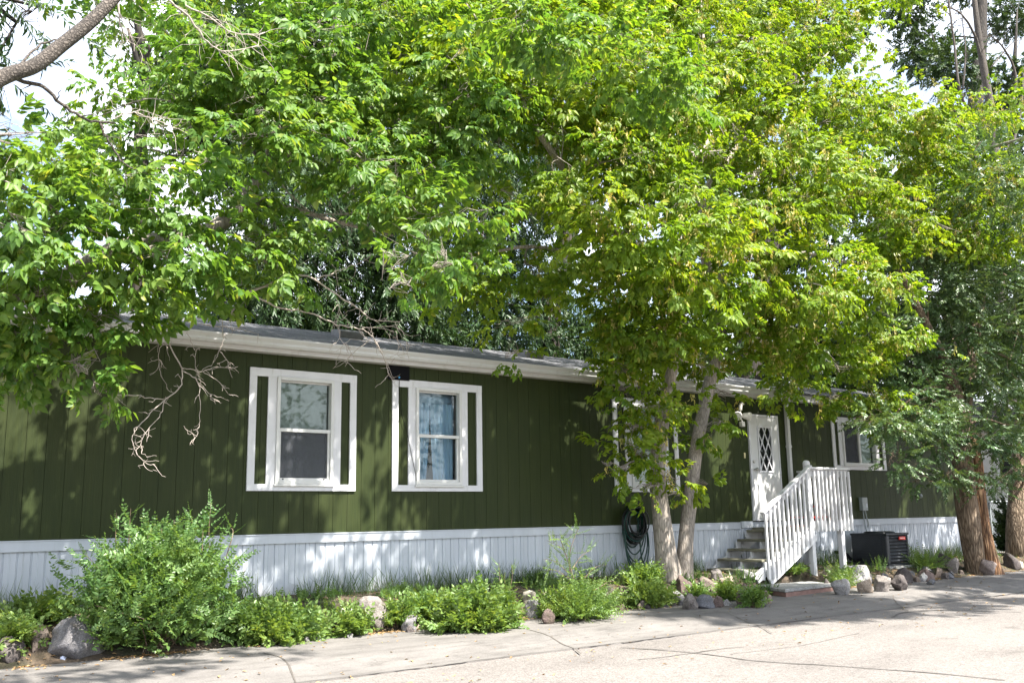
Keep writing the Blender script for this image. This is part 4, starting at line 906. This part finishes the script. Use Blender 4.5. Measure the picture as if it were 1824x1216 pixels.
# ================================================================ FAR TREES behind the house
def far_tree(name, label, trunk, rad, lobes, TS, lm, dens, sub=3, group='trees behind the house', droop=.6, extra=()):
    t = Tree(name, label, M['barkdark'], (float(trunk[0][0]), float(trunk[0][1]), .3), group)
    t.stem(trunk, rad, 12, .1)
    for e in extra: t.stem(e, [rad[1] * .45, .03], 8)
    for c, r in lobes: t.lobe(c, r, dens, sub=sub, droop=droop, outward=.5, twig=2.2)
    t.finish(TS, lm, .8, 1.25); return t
def fl_(items, y0, y1, r0, r1): return [(at(px, py, rng.uniform(y0, y1)), rng.uniform(r0, r1)) for px, py in items]
def foot(px, py, y): q = at(px, py, y); return (q[0], q[1], .25)
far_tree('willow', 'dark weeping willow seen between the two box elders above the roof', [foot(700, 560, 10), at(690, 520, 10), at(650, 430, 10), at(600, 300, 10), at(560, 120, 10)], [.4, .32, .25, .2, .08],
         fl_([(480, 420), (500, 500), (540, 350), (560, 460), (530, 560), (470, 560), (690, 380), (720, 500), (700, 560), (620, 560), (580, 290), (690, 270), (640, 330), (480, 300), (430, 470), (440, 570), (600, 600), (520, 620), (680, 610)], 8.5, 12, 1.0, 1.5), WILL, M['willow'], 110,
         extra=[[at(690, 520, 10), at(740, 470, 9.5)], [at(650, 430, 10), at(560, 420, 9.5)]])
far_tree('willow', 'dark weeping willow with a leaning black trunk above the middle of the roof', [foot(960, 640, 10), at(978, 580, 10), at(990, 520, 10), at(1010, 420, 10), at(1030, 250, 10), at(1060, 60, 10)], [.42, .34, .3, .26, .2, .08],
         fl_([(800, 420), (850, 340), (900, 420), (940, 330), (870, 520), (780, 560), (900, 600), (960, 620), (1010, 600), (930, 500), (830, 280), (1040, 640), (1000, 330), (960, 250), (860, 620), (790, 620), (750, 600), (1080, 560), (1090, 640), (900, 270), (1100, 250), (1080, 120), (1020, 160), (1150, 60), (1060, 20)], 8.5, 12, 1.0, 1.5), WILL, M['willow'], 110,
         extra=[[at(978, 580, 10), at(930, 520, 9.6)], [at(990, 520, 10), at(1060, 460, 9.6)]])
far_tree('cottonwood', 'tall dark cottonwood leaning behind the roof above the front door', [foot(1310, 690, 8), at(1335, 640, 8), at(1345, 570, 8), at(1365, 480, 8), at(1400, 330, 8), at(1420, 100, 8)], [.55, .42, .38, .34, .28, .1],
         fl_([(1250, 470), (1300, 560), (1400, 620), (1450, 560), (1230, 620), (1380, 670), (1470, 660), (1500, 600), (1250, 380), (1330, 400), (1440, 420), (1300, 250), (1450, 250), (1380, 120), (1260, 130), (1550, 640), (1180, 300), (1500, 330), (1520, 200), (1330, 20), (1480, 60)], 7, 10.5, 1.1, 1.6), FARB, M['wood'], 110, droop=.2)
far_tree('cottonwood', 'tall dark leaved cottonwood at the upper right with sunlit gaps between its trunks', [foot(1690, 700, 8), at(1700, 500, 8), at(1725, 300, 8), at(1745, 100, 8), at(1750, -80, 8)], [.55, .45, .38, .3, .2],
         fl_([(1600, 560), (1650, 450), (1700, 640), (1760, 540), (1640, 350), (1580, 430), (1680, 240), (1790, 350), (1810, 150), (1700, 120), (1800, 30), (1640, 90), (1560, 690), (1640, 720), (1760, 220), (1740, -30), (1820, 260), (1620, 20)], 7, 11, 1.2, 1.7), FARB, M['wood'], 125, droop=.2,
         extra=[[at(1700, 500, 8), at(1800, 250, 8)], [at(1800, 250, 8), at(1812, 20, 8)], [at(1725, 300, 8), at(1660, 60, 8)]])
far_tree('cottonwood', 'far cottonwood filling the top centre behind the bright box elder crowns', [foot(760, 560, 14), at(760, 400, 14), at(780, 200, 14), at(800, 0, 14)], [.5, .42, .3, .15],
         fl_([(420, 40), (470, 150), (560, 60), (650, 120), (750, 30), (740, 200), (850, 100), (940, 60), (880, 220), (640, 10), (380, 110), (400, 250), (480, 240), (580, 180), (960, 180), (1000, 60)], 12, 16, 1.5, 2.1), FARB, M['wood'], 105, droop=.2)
s5 = far_tree('slender_tree', 'slender grey trunked tree rising behind the left end of the roof', [foot(248, 560, 5.6), at(250, 390, 5.6), at(250, 250, 5.6), at(256, 120, 5.6), at(240, 20, 5.6)], [.16, .13, .115, .10, .05],
         fl_([(250, 160), (300, 200), (210, 250), (280, 80), (190, 300), (320, 290), (240, 350), (160, 330), (120, 390), (340, 150), (230, 40), (310, 40), (360, 230), (100, 330), (290, 420), (220, 480)], 4.8, 6.6, .6, .85), ELDER, M['leafB'], 40, droop=.2,
         extra=[[at(256, 120, 5.6), at(268, 80, 5.4)], [at(250, 130, 5.6), at(228, 50, 5.5)]])
far_tree('willow', 'thin leaved willow tips against the white sky at the upper left', [(-3.5, 4, .3), (-3.2, 4, 4), (-2.5, 4, 7.5), (-1.2, 3.6, 9)], [.4, .3, .2, .08],
         [(at(px, py, 3), r) for px, py, r in [(30, 40, .6), (-20, 120, .5), (20, 210, .45), (60, 20, .4), (-10, 280, .4), (-60, 20, .8)]], WILL, M['willow'], 30)
bt = Tree('bare_tree', 'bare grey dead tree with curling leafless branches at the top right', M['limb'], foot(1790, 640, 5)); bt.wood = MB()
bt.stem([foot(1790, 640, 5), at(1775, 420, 5), at(1770, 240, 5), at(1752, 120, 5), at(1740, 40, 5), at(1730, -60, 5)], [.24, .2, .16, .14, .11, .07], 10)
bt.wood.build('trunk', M['limb'], bt.root, smooth=True)
dead_branch([[at(1752, 120, 5), at(1735, 60, 5), at(1705, 20, 5), at(1660, 10, 5)], [at(1770, 240, 5), at(1715, 180, 4.8), at(1700, 80, 4.8), at(1690, 0, 4.8)], [at(1780, 260, 5), at(1810, 150, 4.8), at(1790, 90, 4.8), at(1760, 60, 4.8)], [at(1715, 160, 4.8), at(1720, 90, 4.8), at(1712, 20, 4.8)],
             [at(1775, 330, 5), at(1815, 220, 4.7), at(1824, 120, 4.7)], [at(1765, 120, 5), at(1800, 80, 4.9), at(1820, 70, 4.9)]],
            [(.06, .02), (.06, .03), (.07, .02), (.04, .015), (.06, .03), (.03, .012)], twigs=14, tl=1.3, name='dead_branch', parent=bt.root, seed=21, mat=M['limb'])

def on_ground(px, py):
    """where the sight line meets the bed or the pavement"""
    d = bearing(px, py); t = 3.0
    while t < 60:
        q = CAM + d * t; g = yard_z(q[0], q[1]) if q[1] > -1.5 else .095
        if q[2] <= g: return np.array([q[0], max(q[1], -1.78), max(g, .09)]) if q[1] > -2.2 else np.array([q[0], q[1], g])
        t += .01
    return CAM + d * t
# trees across the street, seen only as reflections in the panes and as shade from the open sky
for i, (x, y, h) in enumerate([(-14, -30, 13), (-4, -33, 15), (7, -31, 12), (17, -34, 15), (28, -31, 13), (39, -34, 14)]):
    far_tree('cottonwood', 'broad cottonwood across the street behind the viewer', [(x, y, -.1), (x + .2, y, 3), (x - .1, y, 6), (x, y, h - 2)], [.5, .4, .32, .1],
             [((x + dx, y + dy, h * fz), 2.6) for dx, dy, fz in ((0, 0, .82), (-2.6, .5, .6), (2.6, -.4, .62), (0, 2.2, .5), (-1.5, -1.5, .42), (1.8, 1.4, .40), (3.6, .8, .42), (-3.8, 0, .4))], FARB, M['wood'], 12, group='trees across the street', droop=.2)
# ================================================================ YARD PLANTS
def bush(name, label, px, py, wpx, hpx, TS, lm, n, zb=.1, group=None, depthr=.55, cat='shrub', ball=False, stemlen=1.0, up=.75, sz=1.0, stems=18, low=.0):
    p0 = on_ground(px, py); Z = depth(p0); W, H = wpx * Z / FPX / 2 * (.9 if low else 1), hpx * Z / FPX
    p0 = np.array([p0[0], min(p0[1] + W * depthr * .45, -.22), p0[2]]); p0[2] = yard_z(p0[0], p0[1]) if p0[1] > -1.5 else .09
    rt = thing(name, label, cat, tuple(p0), group)
    u = rdir(n); u[:, 2] = np.abs(u[:, 2]) * (1 - low) + low * u[:, 2]; rho = rng.random(n) ** (1 / 2.6)
    tall = TS[0][:, :, 0].max() * .62 * sz; H = max(.06, H - tall)
    nf = 1 + .40 * np.sin(u[:, 0] * 5 + px) * np.sin(u[:, 2] * 7 + py)
    P = p0 + u * (rho * nf)[:, None] * np.array([W, W * depthr, H * .88]) * .86
    if ball: P = p0 + rdir(n) * (rng.random(n) ** (1 / 2.4) * nf)[:, None] * np.array([W * .92, W * depthr * .8, H * .54]); P[:, 2] += H * .42
    P[:, 2] += .02 + .10 * H * low; P[:, 2] = np.where(P[:, 2] < p0[2] + .03, p0[2] + .03 + rng.random(n) * .12, P[:, 2]); D = unit(u * .65 + np.array([0, 0, up]) + rng.normal(0, .33, (n, 3)))
    k = (P[:, 1] < -.06) & (P[:, 2] > .08); P, D = P[k], D[k]
    wd = MB()
    for j in range(stems):
        e = P[rng.integers(0, len(P))]; b_ = p0 + np.array([rng.normal(0, W * .12), rng.normal(0, W * .06), -.03]); wd.tube(spline([b_, (b_ + e) / 2 + np.array([0, 0, .1 * H]), e], 3), lerp_list([.008, .003], 7), 4, cap=False)
    wd.build('stem', M['barkelm'], rt, smooth=True)
    leaves('foliage', scatter(TS, P, D, rng.uniform(.75, 1.2, len(P)) * sz, .8), lm, rt); return rt, p0, W, H
def sprigs(rt, lines, TS, lm, s=1.0):
    wd = MB(); Ps = []; Ds = []
    for l in lines:
        P = spline([np.asarray(q, float) for q in l], 4); wd.tube(P, lerp_list([.006, .002], len(P)), 4, cap=False)
        for i in range(len(P) - 1): Ps.append(P[i]); Ds.append(P[i + 1] - P[i])
    wd.build('stem', M['barkelm'], rt, smooth=True)
    leaves('sprig', scatter(TS, np.array(Ps), unit(np.array(Ds) + rng.normal(0, .05, (len(Ds), 3))), rng.uniform(.6, .9, len(Ps)) * s, .4), lm, rt)
b1, p0, W_, H_ = bush('shrub', 'large rounded bright green shrub standing in front of the skirting below the first window', 292, 1168, 300, 235, PRIV, M['privet'], 1500, .10, up=.32, stems=40, depthr=.8, low=.3, ball=True)
yb = p0[1]
sprigs(b1, [[at(375, 1010, yb), at(372, 950, yb), at(376, 895, yb)], [at(228, 1010, yb), at(230, 950, yb), at(233, 905, yb)], [at(205, 1000, yb), at(206, 950, yb), at(207, 912, yb)], [at(345, 1000, yb), at(344, 950, yb), at(341, 918, yb)], [at(310, 980, yb), at(310, 925, yb)], [at(262, 990, yb), at(264, 925, yb)],
            [at(180, 1060, yb), at(158, 1030, yb), at(140, 1028, yb)], [at(190, 1030, yb), at(165, 1000, yb), at(150, 985, yb)], [at(400, 1000, yb), at(415, 950, yb), at(410, 938, yb)], [at(420, 1040, yb), at(440, 1010, yb)], [at(290, 985, yb), at(288, 940, yb)], [at(360, 980, yb), at(362, 925, yb)]], PRIV, M['privet'], .75)
G = 'weedy shrubs along the rock bed'
bush('weed_clump', 'leafy green weed clump right of the large rounded shrub', 505, 1145, 170, 75, WEED, M['weed'], 420, .1, G, cat='weeds', low=.45, up=.3)
bush('weed_clump', 'short spreading weed clump tucked beside the foot of the large shrub', 440, 1135, 70, 50, WEED, M['weed'], 150, .1, G, cat='weeds', low=.45, up=.3)
bush('weed_clump', 'small weed tuft in front of the pale angular boulder', 632, 1132, 54, 30, WEED, M['weed'], 70, .1, G, cat='weeds', low=.45, up=.3)
bush('weed_clump', 'small dark weed tuft right of the pale angular boulder', 708, 1122, 40, 34, WEED, M['weed'], 80, .1, G, cat='weeds', low=.45, up=.3)
b4, p4, _, _ = bush('weed_clump', 'broad mound of light green weeds with two upright sprouts in the middle of the bed', 865, 1122, 190, 86, WEED, M['weed'], 640, .1, G, cat='weeds', low=.45, up=.3)
sprigs(b4, [[at(893, 1060, p4[1]), at(890, 1030, p4[1]), at(889, 1000, p4[1])], [at(905, 1055, p4[1]), at(912, 1030, p4[1]), at(912, 1005, p4[1])], [at(900, 1050, p4[1]), at(898, 1020, p4[1])]], PINN, M['weed'], .6)
bush('weed_clump', 'low weed patch between the dark tuft and the broad mound of weeds', 765, 1112, 90, 44, WEED, M['weed'], 190, .12, G, cat='weeds', low=.45, up=.3)
b5, p5, _, _ = bush('weed_clump', 'tall sapling like shrub with arching feathered shoots in front of the skirting', 1045, 1104, 96, 92, PINN, M['weed'], 300, .1, G, cat='shrub', low=.3, up=.3)
y5 = p5[1]
sprigs(b5, [[at(1022, 1030, y5), at(1012, 1000, y5), at(1000, 975, y5), at(974, 962, y5)], [at(1015, 1020, y5), at(1015, 985, y5), at(1024, 955, y5), at(1030, 942, y5)], [at(1018, 1015, y5), at(1035, 990, y5), at(1052, 980, y5)], [at(1012, 1020, y5), at(990, 1000, y5), at(968, 995, y5)],
            [at(1015, 1030, y5), at(990, 1015, y5), at(972, 1016, y5)], [at(1040, 1030, y5), at(1060, 1010, y5), at(1080, 1006, y5)], [at(1012, 1000, y5), at(1000, 965, y5), at(995, 958, y5)], [at(1060, 1050, y5), at(1085, 1035, y5), at(1095, 1035, y5)]], PINN, M['weed'], .8)
bush('weed_clump', 'small rounded weed mound left of the tall feathered shrub', 1003, 1100, 56, 44, WEED, M['weed'], 150, .1, G, cat='weeds', low=.45, up=.3)
bush('weed_clump', 'small light weed clump right of the cream and grey stacked stones', 1085, 1094, 60, 30, PINN, M['weed'], 110, .1, G, cat='weeds', low=.45, up=.3)
bush('weed_clump', 'bright green trailing vine clump left of the double trunk', 1160, 1082, 72, 52, WEED, M['weed'], 230, .1, G, cat='weeds', low=.45, up=.3, sz=1.1)
bush('weed_clump', 'pale green leaf clump at the foot of the double trunk', 1150, 1045, 60, 22, WEED, M['weed'], 110, .25, G, cat='weeds', low=.45, up=.3)
bush('weed_clump', 'yellow green creeper sprawling over rocks at the left edge', 20, 1160, 70, 52, WEED, M['weed'], 150, .1, G, cat='weeds', low=.45, up=.2, sz=.9)
bush('weed_clump', 'low weeds behind the brown knobbly boulder at the left', 75, 1112, 110, 20, WEED, M['weed'], 110, .3, G, cat='weeds', low=.45, up=.3)
bush('weed_clump', 'small feathery weed between the boulders right of the concrete pad', 1533, 1050, 26, 24, PINN, M['weed'], 40, .1, G, cat='weeds', low=.45, up=.3)
bush('weed_clump', 'weed sprig growing below the tan boulder right of the pad', 1497, 1045, 30, 18, WEED, M['weed'], 45, .1, G, cat='weeds', low=.45, up=.3)
bush('weed_clump', 'dark weeds among the rocks below the bottom tread', 1306, 1070, 44, 34, WEED, M['weed'], 130, .1, G, cat='weeds', low=.45, up=.3, sz=.8)
bush('weed_clump', 'yellowish weed drooping beside the red brown block', 1246, 1072, 26, 40, WEED, M['weed'], 60, .14, G, cat='weeds', low=.45, up=.3, sz=.8)
bush('weed_clump', 'weed spreading over rocks between the air conditioner and the split bark elm', 1655, 1018, 64, 14, PINN, M['weed'], 80, .28, G, cat='weeds', low=.45, up=.3)
bush('weed_clump', 'thin weeds in front of the air conditioner', 1570, 1024, 50, 16, PINN, M['weed'], 24, .3, G, cat='weeds', up=1.2, sz=.7)
bush('weed_clump', 'low weeds at the foot of the first porch post', 1415, 1036, 60, 16, WEED, M['weed'], 90, .27, G, cat='weeds', low=.45, up=.3, sz=.8)
bush('weed_clump', 'tiny weed tuft beside the brick edging corner', 1345, 1080, 34, 20, WEED, M['weed'], 60, .1, G, cat='weeds', low=.45, up=.3, sz=.8)
bush('shrub', 'dark leafy shrub behind the chain link fence past the right end', 1790, 985, 66, 110, FARB, M['wood'], 170, .3, None, sz=.7)
# iris-like grass by the pad
def blades(n, fx, L0_, L1_, W_b, mat, name, parent=None, lean=.35):
    P = np.array([fx() for _ in range(n)]); D = unit(np.array([0, 0, 1.]) + rng.normal(0, lean, (n, 3)) * np.array([1, 1, .3])); S = rng.uniform(L0_, L1_, n)
    return leaves(name, put(np.array([(.55, W_b * .45, -.04), (1, W_b * .05, -.28), (1, -W_b * .05, -.28), (.55, -W_b * .45, -.04), (0, -W_b * .5, 0), (0, W_b * .5, 0)])[None], P, D, S, rng.uniform(0, 6.28, n)), mat, parent)
for lab, px, py, wpx, n in (('spiky iris grass tuft at the left corner of the concrete pad', 1362, 1060, 56, 130), ('bright grass tuft below the bottom porch tread', 1330, 1038, 60, 120), ('fine dark grass tuft against the skirting left of the tall feathered shrub', 953, 1040, 60, 200)):
    q = on_ground(px, py); rt = thing('grass_tuft', lab, 'grass', tuple(q), 'grass tufts in the bed'); sp2 = wpx * depth(q) / FPX * .4
    blades(n, lambda: (q[0] + rng.normal(0, sp2 * .6), q[1] + rng.normal(0, .05), q[2] - .03), .15, .30, .05, M['grass'], 'blade', rt, .4)['kind'] = 'stuff'
def gp_():
    while True:
        x = rng.uniform(-1, 21.5); y = -abs(rng.normal(0, .10)) - .03
        if mnoise.noise(Vector((x * 1.1, 3, 0))) > -.15 + .5 * rng.random() - .25 and not 12.6 < x < 15.5 and not 16.6 < x < 17.6: return (x, y, yard_z(x, y) - .01)
tag(blades(4200, gp_, .08, .40, .020, M['grass'], 'grass'), kind='stuff')
def gp2():
    while True:
        x = rng.uniform(-1, 22); y = rng.uniform(-1.3, -.1)
        if mnoise.noise(Vector((x * 1.6, y * 1.6, 5))) > .0: return (x, y, yard_z(x, y) - .01)
tag(blades(5000, gp2, .04, .13, .035, M['grass'], 'short_grass'), kind='stuff')
Pg = []; 
while len(Pg) < 1500:
    x = rng.uniform(-1, 22) if rng.random() < .4 else rng.uniform(3, 12.4); y = rng.uniform(-1.55, -.35)
    dn_ = .25 if x < 9.5 else -.05 if x < 12.5 else .32
    if mnoise.noise(Vector((x * 1.3, y * 2.0, 9))) + (.25 if x < 9.5 else 0) > rng.random() * .6 and not (12.6 < x < 15.5 and y > -1.15) and not (16.5 < x < 17.7 and y > -1.1): Pg.append((x, y, yard_z(x, y) + .02))
Pg = np.array(Pg); tag(leaves('ground_cover', scatter(WEED, Pg, unit(np.array([0, 0, .8]) + rng.normal(0, .5, (len(Pg), 3))), rng.uniform(.3, .6, len(Pg)), 1.5), M['weed']), kind='stuff')
# fallen leaves: thick along the back of the pavement, thin elsewhere
Pl = []
while len(Pl) < 7500:
    x = rng.uniform(0, 24); t_ = rng.random()
    y = -1.52 - abs(rng.normal(0, .11)) if t_ < .62 else rng.uniform(-1.5, -.05) if t_ < .93 else rng.uniform(-5, -1.6)
    if t_ < .62 and mnoise.noise(Vector((x * 1.5, 0, 4))) < -.15 + rng.random() * .2: continue
    z = walkz((x, y)) + .002 if -3.6 < y < -1.5 else yard_z(x, y) + .012 if y >= -1.5 else .016
    Pl.append((x, y, z))
Pl = np.array(Pl); Dl = unit(rng.normal(0, 1, (len(Pl), 3)) * np.array([1, 1, .12])); 
tag(leaves('fallen_leaves', put(leaf(.045, .02, .25, .1)[None], Pl, Dl, rng.uniform(.5, 1.3, len(Pl)), rng.normal(0, .25, len(Pl))), M['litter']), kind='stuff')

# ================================================================ ROCKS
def rock(px, py, wpx, hpx, zb, kind, label, seed, squash=1.0, name='boulder', group='rocks edging the raised bed'):
    hpx = min(hpx, .78 * wpx + 3)
    q = on_ground(px, py); s_ = depth(q) / FPX; W = wpx * s_ / 2 * 1.0; H = hpx * s_ * 1.06; r = random.Random(seed); Dp = W * r.uniform(.75, 1.0)
    bm = bmesh.new(); bmesh.ops.create_icosphere(bm, subdivisions=4, radius=1)
    planes = []
    for _ in range(16):
        n_ = Vector((r.gauss(0, 1), r.gauss(0, 1), r.gauss(0, .8))).normalized(); planes.append((n_, r.uniform(.50, .86)))
    for v in bm.verts:
        for n_, d_ in planes:
            e_ = v.co.dot(n_) - d_
            if e_ > 0: v.co -= n_ * e_ * .97
        v.co *= 1 + .12 * mnoise.noise(v.co * 1.6 + Vector((seed * 3.1, 0, 0))) + .05 * mnoise.noise(v.co * 5 + Vector((seed, 5, 0))) + .025 * mnoise.noise(v.co * 13 + Vector((seed, 9, 0)))
    zs = [v.co.z for v in bm.verts]; z0_, z1_ = min(zs), max(zs)
    xs_ = [v.co.x for v in bm.verts]; xm = max(abs(min(xs_)), max(xs_))
    # wide side turned to face the street corner; base bedded a little into the soil
    ang = R(r.uniform(-15, 30)); ca, sa = math.cos(ang), math.sin(ang)
    for v in bm.verts:
        x, y, z = v.co.x / xm * W, v.co.y * Dp, (v.co.z - z0_) / (z1_ - z0_) * H * 1.32 - .32 * H
        zn = (v.co.z - z0_) / (z1_ - z0_); fl__ = 1 + .45 * max(0, .55 - zn); x *= fl__; y *= fl__
        v.co = Vector((x * ca - y * sa, x * sa + y * ca, z))
    me = bpy.data.meshes.new(name); bm.to_mesh(me); bm.free(); me.polygons.foreach_set('use_smooth', [True] * len(me.polygons))
    o = link(name, me, ST[kind]); o.location = (q[0], q[1] + Dp * .4, q[2]); tag(o, label, 'rock', group)
ROCKS = [
 (140, 1168, 108, 66, .10, 'grey', 'large speckled grey boulder left of the rounded green shrub'), (68, 1155, 46, 50, .10, 'brown', 'brown knobbly boulder just left of the large speckled grey one'),
 (20, 1176, 46, 44, .10, 'dark', 'dark low boulder under the creeper at the left edge'), (668, 1118, 64, 56, .10, 'greybrown', 'pale angular boulder with a peaked top between two weed tufts'),
 (624, 1104, 34, 20, .20, 'white', 'small white stone left of the peaked pale boulder'), (612, 1126, 30, 32, .10, 'brown', 'brown stone under the small white stone'),
 (745, 1094, 36, 24, .24, 'grey', 'half buried grey stone high in the weeds right of the peaked boulder'), (732, 1124, 30, 30, .10, 'grey', 'grey triangular stone low in the weeds right of the peaked boulder'),
 (478, 1122, 44, 30, .14, 'tan', 'tan stone half hidden in the weeds right of the rounded shrub'), (948, 1076, 34, 24, .22, 'cream', 'cream rounded stone resting above a pale grey one'),
 (957, 1100, 38, 30, .10, 'palegrey', 'pale grey rounded stone under the cream one'), (973, 1068, 18, 14, .27, 'pink', 'small pink stone right of the cream rounded stone'),
 (994, 1070, 40, 20, .28, 'redbrown', 'flat red brown stone behind the small pink one'), (980, 1110, 28, 28, .10, 'redbrown', 'red brown stone at pavement edge beside the pale grey one'),
 (1022, 1078, 30, 26, .2, 'tan', 'tan stone behind the small rounded weed mound'), (1118, 1070, 50, 26, .22, 'redbrown', 'flat red brown slab stone left of the trailing vine'),
 (1090, 1062, 24, 18, .26, 'dark', 'small dark stone left of the flat red brown slab stone'), (1116, 1094, 48, 34, .10, 'greybrown', 'broad grey brown stone at pavement edge below the red brown slab stone'),
 (1222, 1054, 42, 28, .25, 'redbrown', 'blocky red brown stone with flat top in front of the double trunk'), (1262, 1058, 34, 42, .20, 'brown', 'upright brown boulder right of the flat topped block'),
 (1279, 1032, 28, 18, .33, 'greybrown', 'mottled stone behind the upright brown boulder'), (1299, 1052, 28, 28, .25, 'tan', 'tan pointed stone right of the upright brown boulder'),
 (1213, 1076, 30, 22, .13, 'palegrey', 'tilted pale grey cobble below the flat topped block'), (1232, 1084, 30, 34, .10, 'greybrown', 'ribbed grey brown stone right of the tilted cobble'),
 (1259, 1082, 38, 22, .10, 'slate', 'long blue slate stone at pavement edge'), (1281, 1080, 20, 36, .10, 'redbrown', 'narrow upright red brown stone right of the slate one'),
 (1334, 1049, 42, 18, .28, 'palegrey', 'flat pale grey stone lying on a red brown boulder'), (1332, 1076, 40, 38, .10, 'redbrown', 'red brown boulder under the flat pale grey stone'),
 (1360, 1078, 17, 13, .10, 'slate', 'small round slate cobble beside the brick edging'), (1372, 1074, 15, 18, .10, 'tan', 'small tan stone leaning on the brick edging'), (1198, 1074, 22, 18, .12, 'greybrown', 'small grey brown stone left of the tilted cobble'),
 (1482, 1052, 22, 22, .10, 'dark', 'dark rounded boulder at the right end of the concrete pad'), (1488, 1036, 44, 28, .25, 'tan', 'large tan boulder in front of the second porch post'), (1533, 1040, 58, 32, .24, 'palegrey', 'large pale grey boulder left of the air conditioner'),
 (1504, 1058, 40, 26, .10, 'palegrey', 'pale grey stone below the large tan boulder'), (1519, 1042, 24, 18, .20, 'cream', 'cream stone wedged between the tan and pale grey boulders'), (1548, 1054, 30, 22, .10, 'tan', 'tan stone below the large pale grey boulder'),
 (1577, 1052, 38, 26, .10, 'greybrown', 'squarish grey brown stone below the air conditioner'), (1612, 1050, 42, 26, .10, 'dark', 'dark square stone right of the squarish grey brown one'), (1617, 1034, 38, 20, .22, 'brown', 'brown stone sitting on the dark square one'),
 (1650, 1040, 38, 26, .10, 'dark', 'dark stone left of the round white cobble'), (1672, 1036, 15, 15, .10, 'white', 'round white cobble near the split bark elm'), (1692, 1036, 40, 20, .10, 'redbrown', 'red brown stone right of the round white cobble'),
 (1655, 1018, 30, 10, .31, 'palegrey', 'flat pale stone on top of the bed right of the air conditioner'), (1703, 1020, 32, 26, .20, 'greybrown', 'grey brown stone against the left side of the split bark elm'), (1686, 1006, 28, 22, .28, 'dark', 'dark stone against the skirting left of the split bark elm'),
 (1787, 1024, 42, 26, .10, 'pink', 'pinkish stone right of the split bark elm'), (1806, 1012, 36, 26, .18, 'dark', 'dark boulder behind the pinkish stone'), (1775, 1006, 15, 14, .27, 'tan', 'small tan stone on the bed right of the split bark elm'), (1821, 1014, 14, 14, .12, 'cream', 'small cream stone at the far right edge'),
]
for i, rk in enumerate(ROCKS): rock(*rk, seed=i + (51 if i == 0 else 1))
kinds_ = ['greybrown', 'dark', 'brown', 'tan', 'redbrown', 'grey', 'slate', 'palegrey']
def edge_px(px):     # back edge of the pavement along the sight line
    return float(np.interp(px, [0, 300, 600, 900, 1100, 1260, 1380, 1470, 1700, 1824], [1188, 1168, 1138, 1112, 1090, 1080, 1072, 1056, 1036, 1024]))
for i in range(64):
    px = rng.uniform(430, 1130) if i < 24 else rng.uniform(1130, 1370) if i < 42 else rng.uniform(1475, 1725)
    w_ = rng.uniform(11, 24); k_ = kinds_[rng.integers(0, 8)]
    rock(px, edge_px(px) - (rng.uniform(-2, 5) if i % 3 else rng.uniform(6, 16)), w_, w_ * rng.uniform(.5, .8), .1, k_, 'small rough stone bedded in the soil along the back of the pavement', 100 + i, group='small edging stones', name='edging_stone')
wp = atz(111, 1178, .1)
tag(MB().add([(wp[0] - .04, wp[1], .102), (wp[0] + .02, wp[1] - .03, .108), (wp[0] + .045, wp[1] + .02, .135), (wp[0] - .02, wp[1] + .04, .14), (wp[0], wp[1], .155)], [(0, 1, 4), (1, 2, 4), (2, 3, 4), (3, 0, 4), (3, 2, 1, 0)]).build('wrapper', plain('wrapper_foil', (.55, .6, .75), .35)), 'crumpled pale blue wrapper on the pavement below the large speckled boulder', 'litter')

# ================================================================ NEIGHBOUR AND FENCE
nb = thing('neighbour_home', 'off white mobile home beyond the trees at the right edge', 'house', (32, 3, .3))
q = MB(); q.box(27.5, 45, .6, 5, 1.1, 3.7); q.build('wall', paint('cream_siding', (.55, .54, .54), .6), nb)
q = MB(); q.box(27.5, 45, .62, 5, .1, 1.09); q.build('skirting', M['skirt'], nb)
q = MB(); q.profile([(.2, 3.72), (2.8, 4.5), (5.3, 3.72), (5.3, 3.6), (.2, 3.6)], 27.2, 45.2); q.build('roof', M['shingle'], nb)
for yy in (1.6, 3.6):
    q = MB(); q.box(27.44, 27.499, yy - .5, yy + .5, 1.9, 3.1); wn = q.build('window', M['trim'], nb)
    q = MB(); q.box(27.425, 27.439, yy - .42, yy + .42, 1.98, 3.02); q.build('pane', M['dark'], wn)
for xx in (29.5, 33, 37):
    q = MB(); q.box(xx, xx + 1.3, .54, .599, 1.9, 3.1); wn = q.build('window', paint('mauve_trim', (.36, .27, .26), .6), nb)
    q = MB(); q.box(xx + .1, xx + 1.2, .525, .539, 2.0, 3.0); q.build('pane', M['dark'], wn)
fn = thing('chain_link_fence', 'short dark chain link fence between the green home and the next house', 'fence', (23.4, .4, .3))
for x in (21.9, 23.4, 24.9, 26.4): MB().tube([(x, .4, .2), (x, .4, 1.55)], .028, 8).build('post', M['grey'], fn)
MB().tube([(21.9, .4, 1.52), (26.4, .4, 1.52)], .02, 8).build('top_rail', M['grey'], fn)
q = MB()
for k in range(-14, 52):
    for sg in (1, -1):
        xa = 21.9 + k * .1; pts_ = [(xa + sg * t, .4 + .006 * sg, .3 + t) for t in np.linspace(0, 1.2, 13)]; pts_ = [p for p in pts_ if 21.9 <= p[0] <= 26.4]
        if len(pts_) > 1: q.bar(pts_[0], pts_[-1], .006, .006)
q.build('mesh', M['grey'], fn)
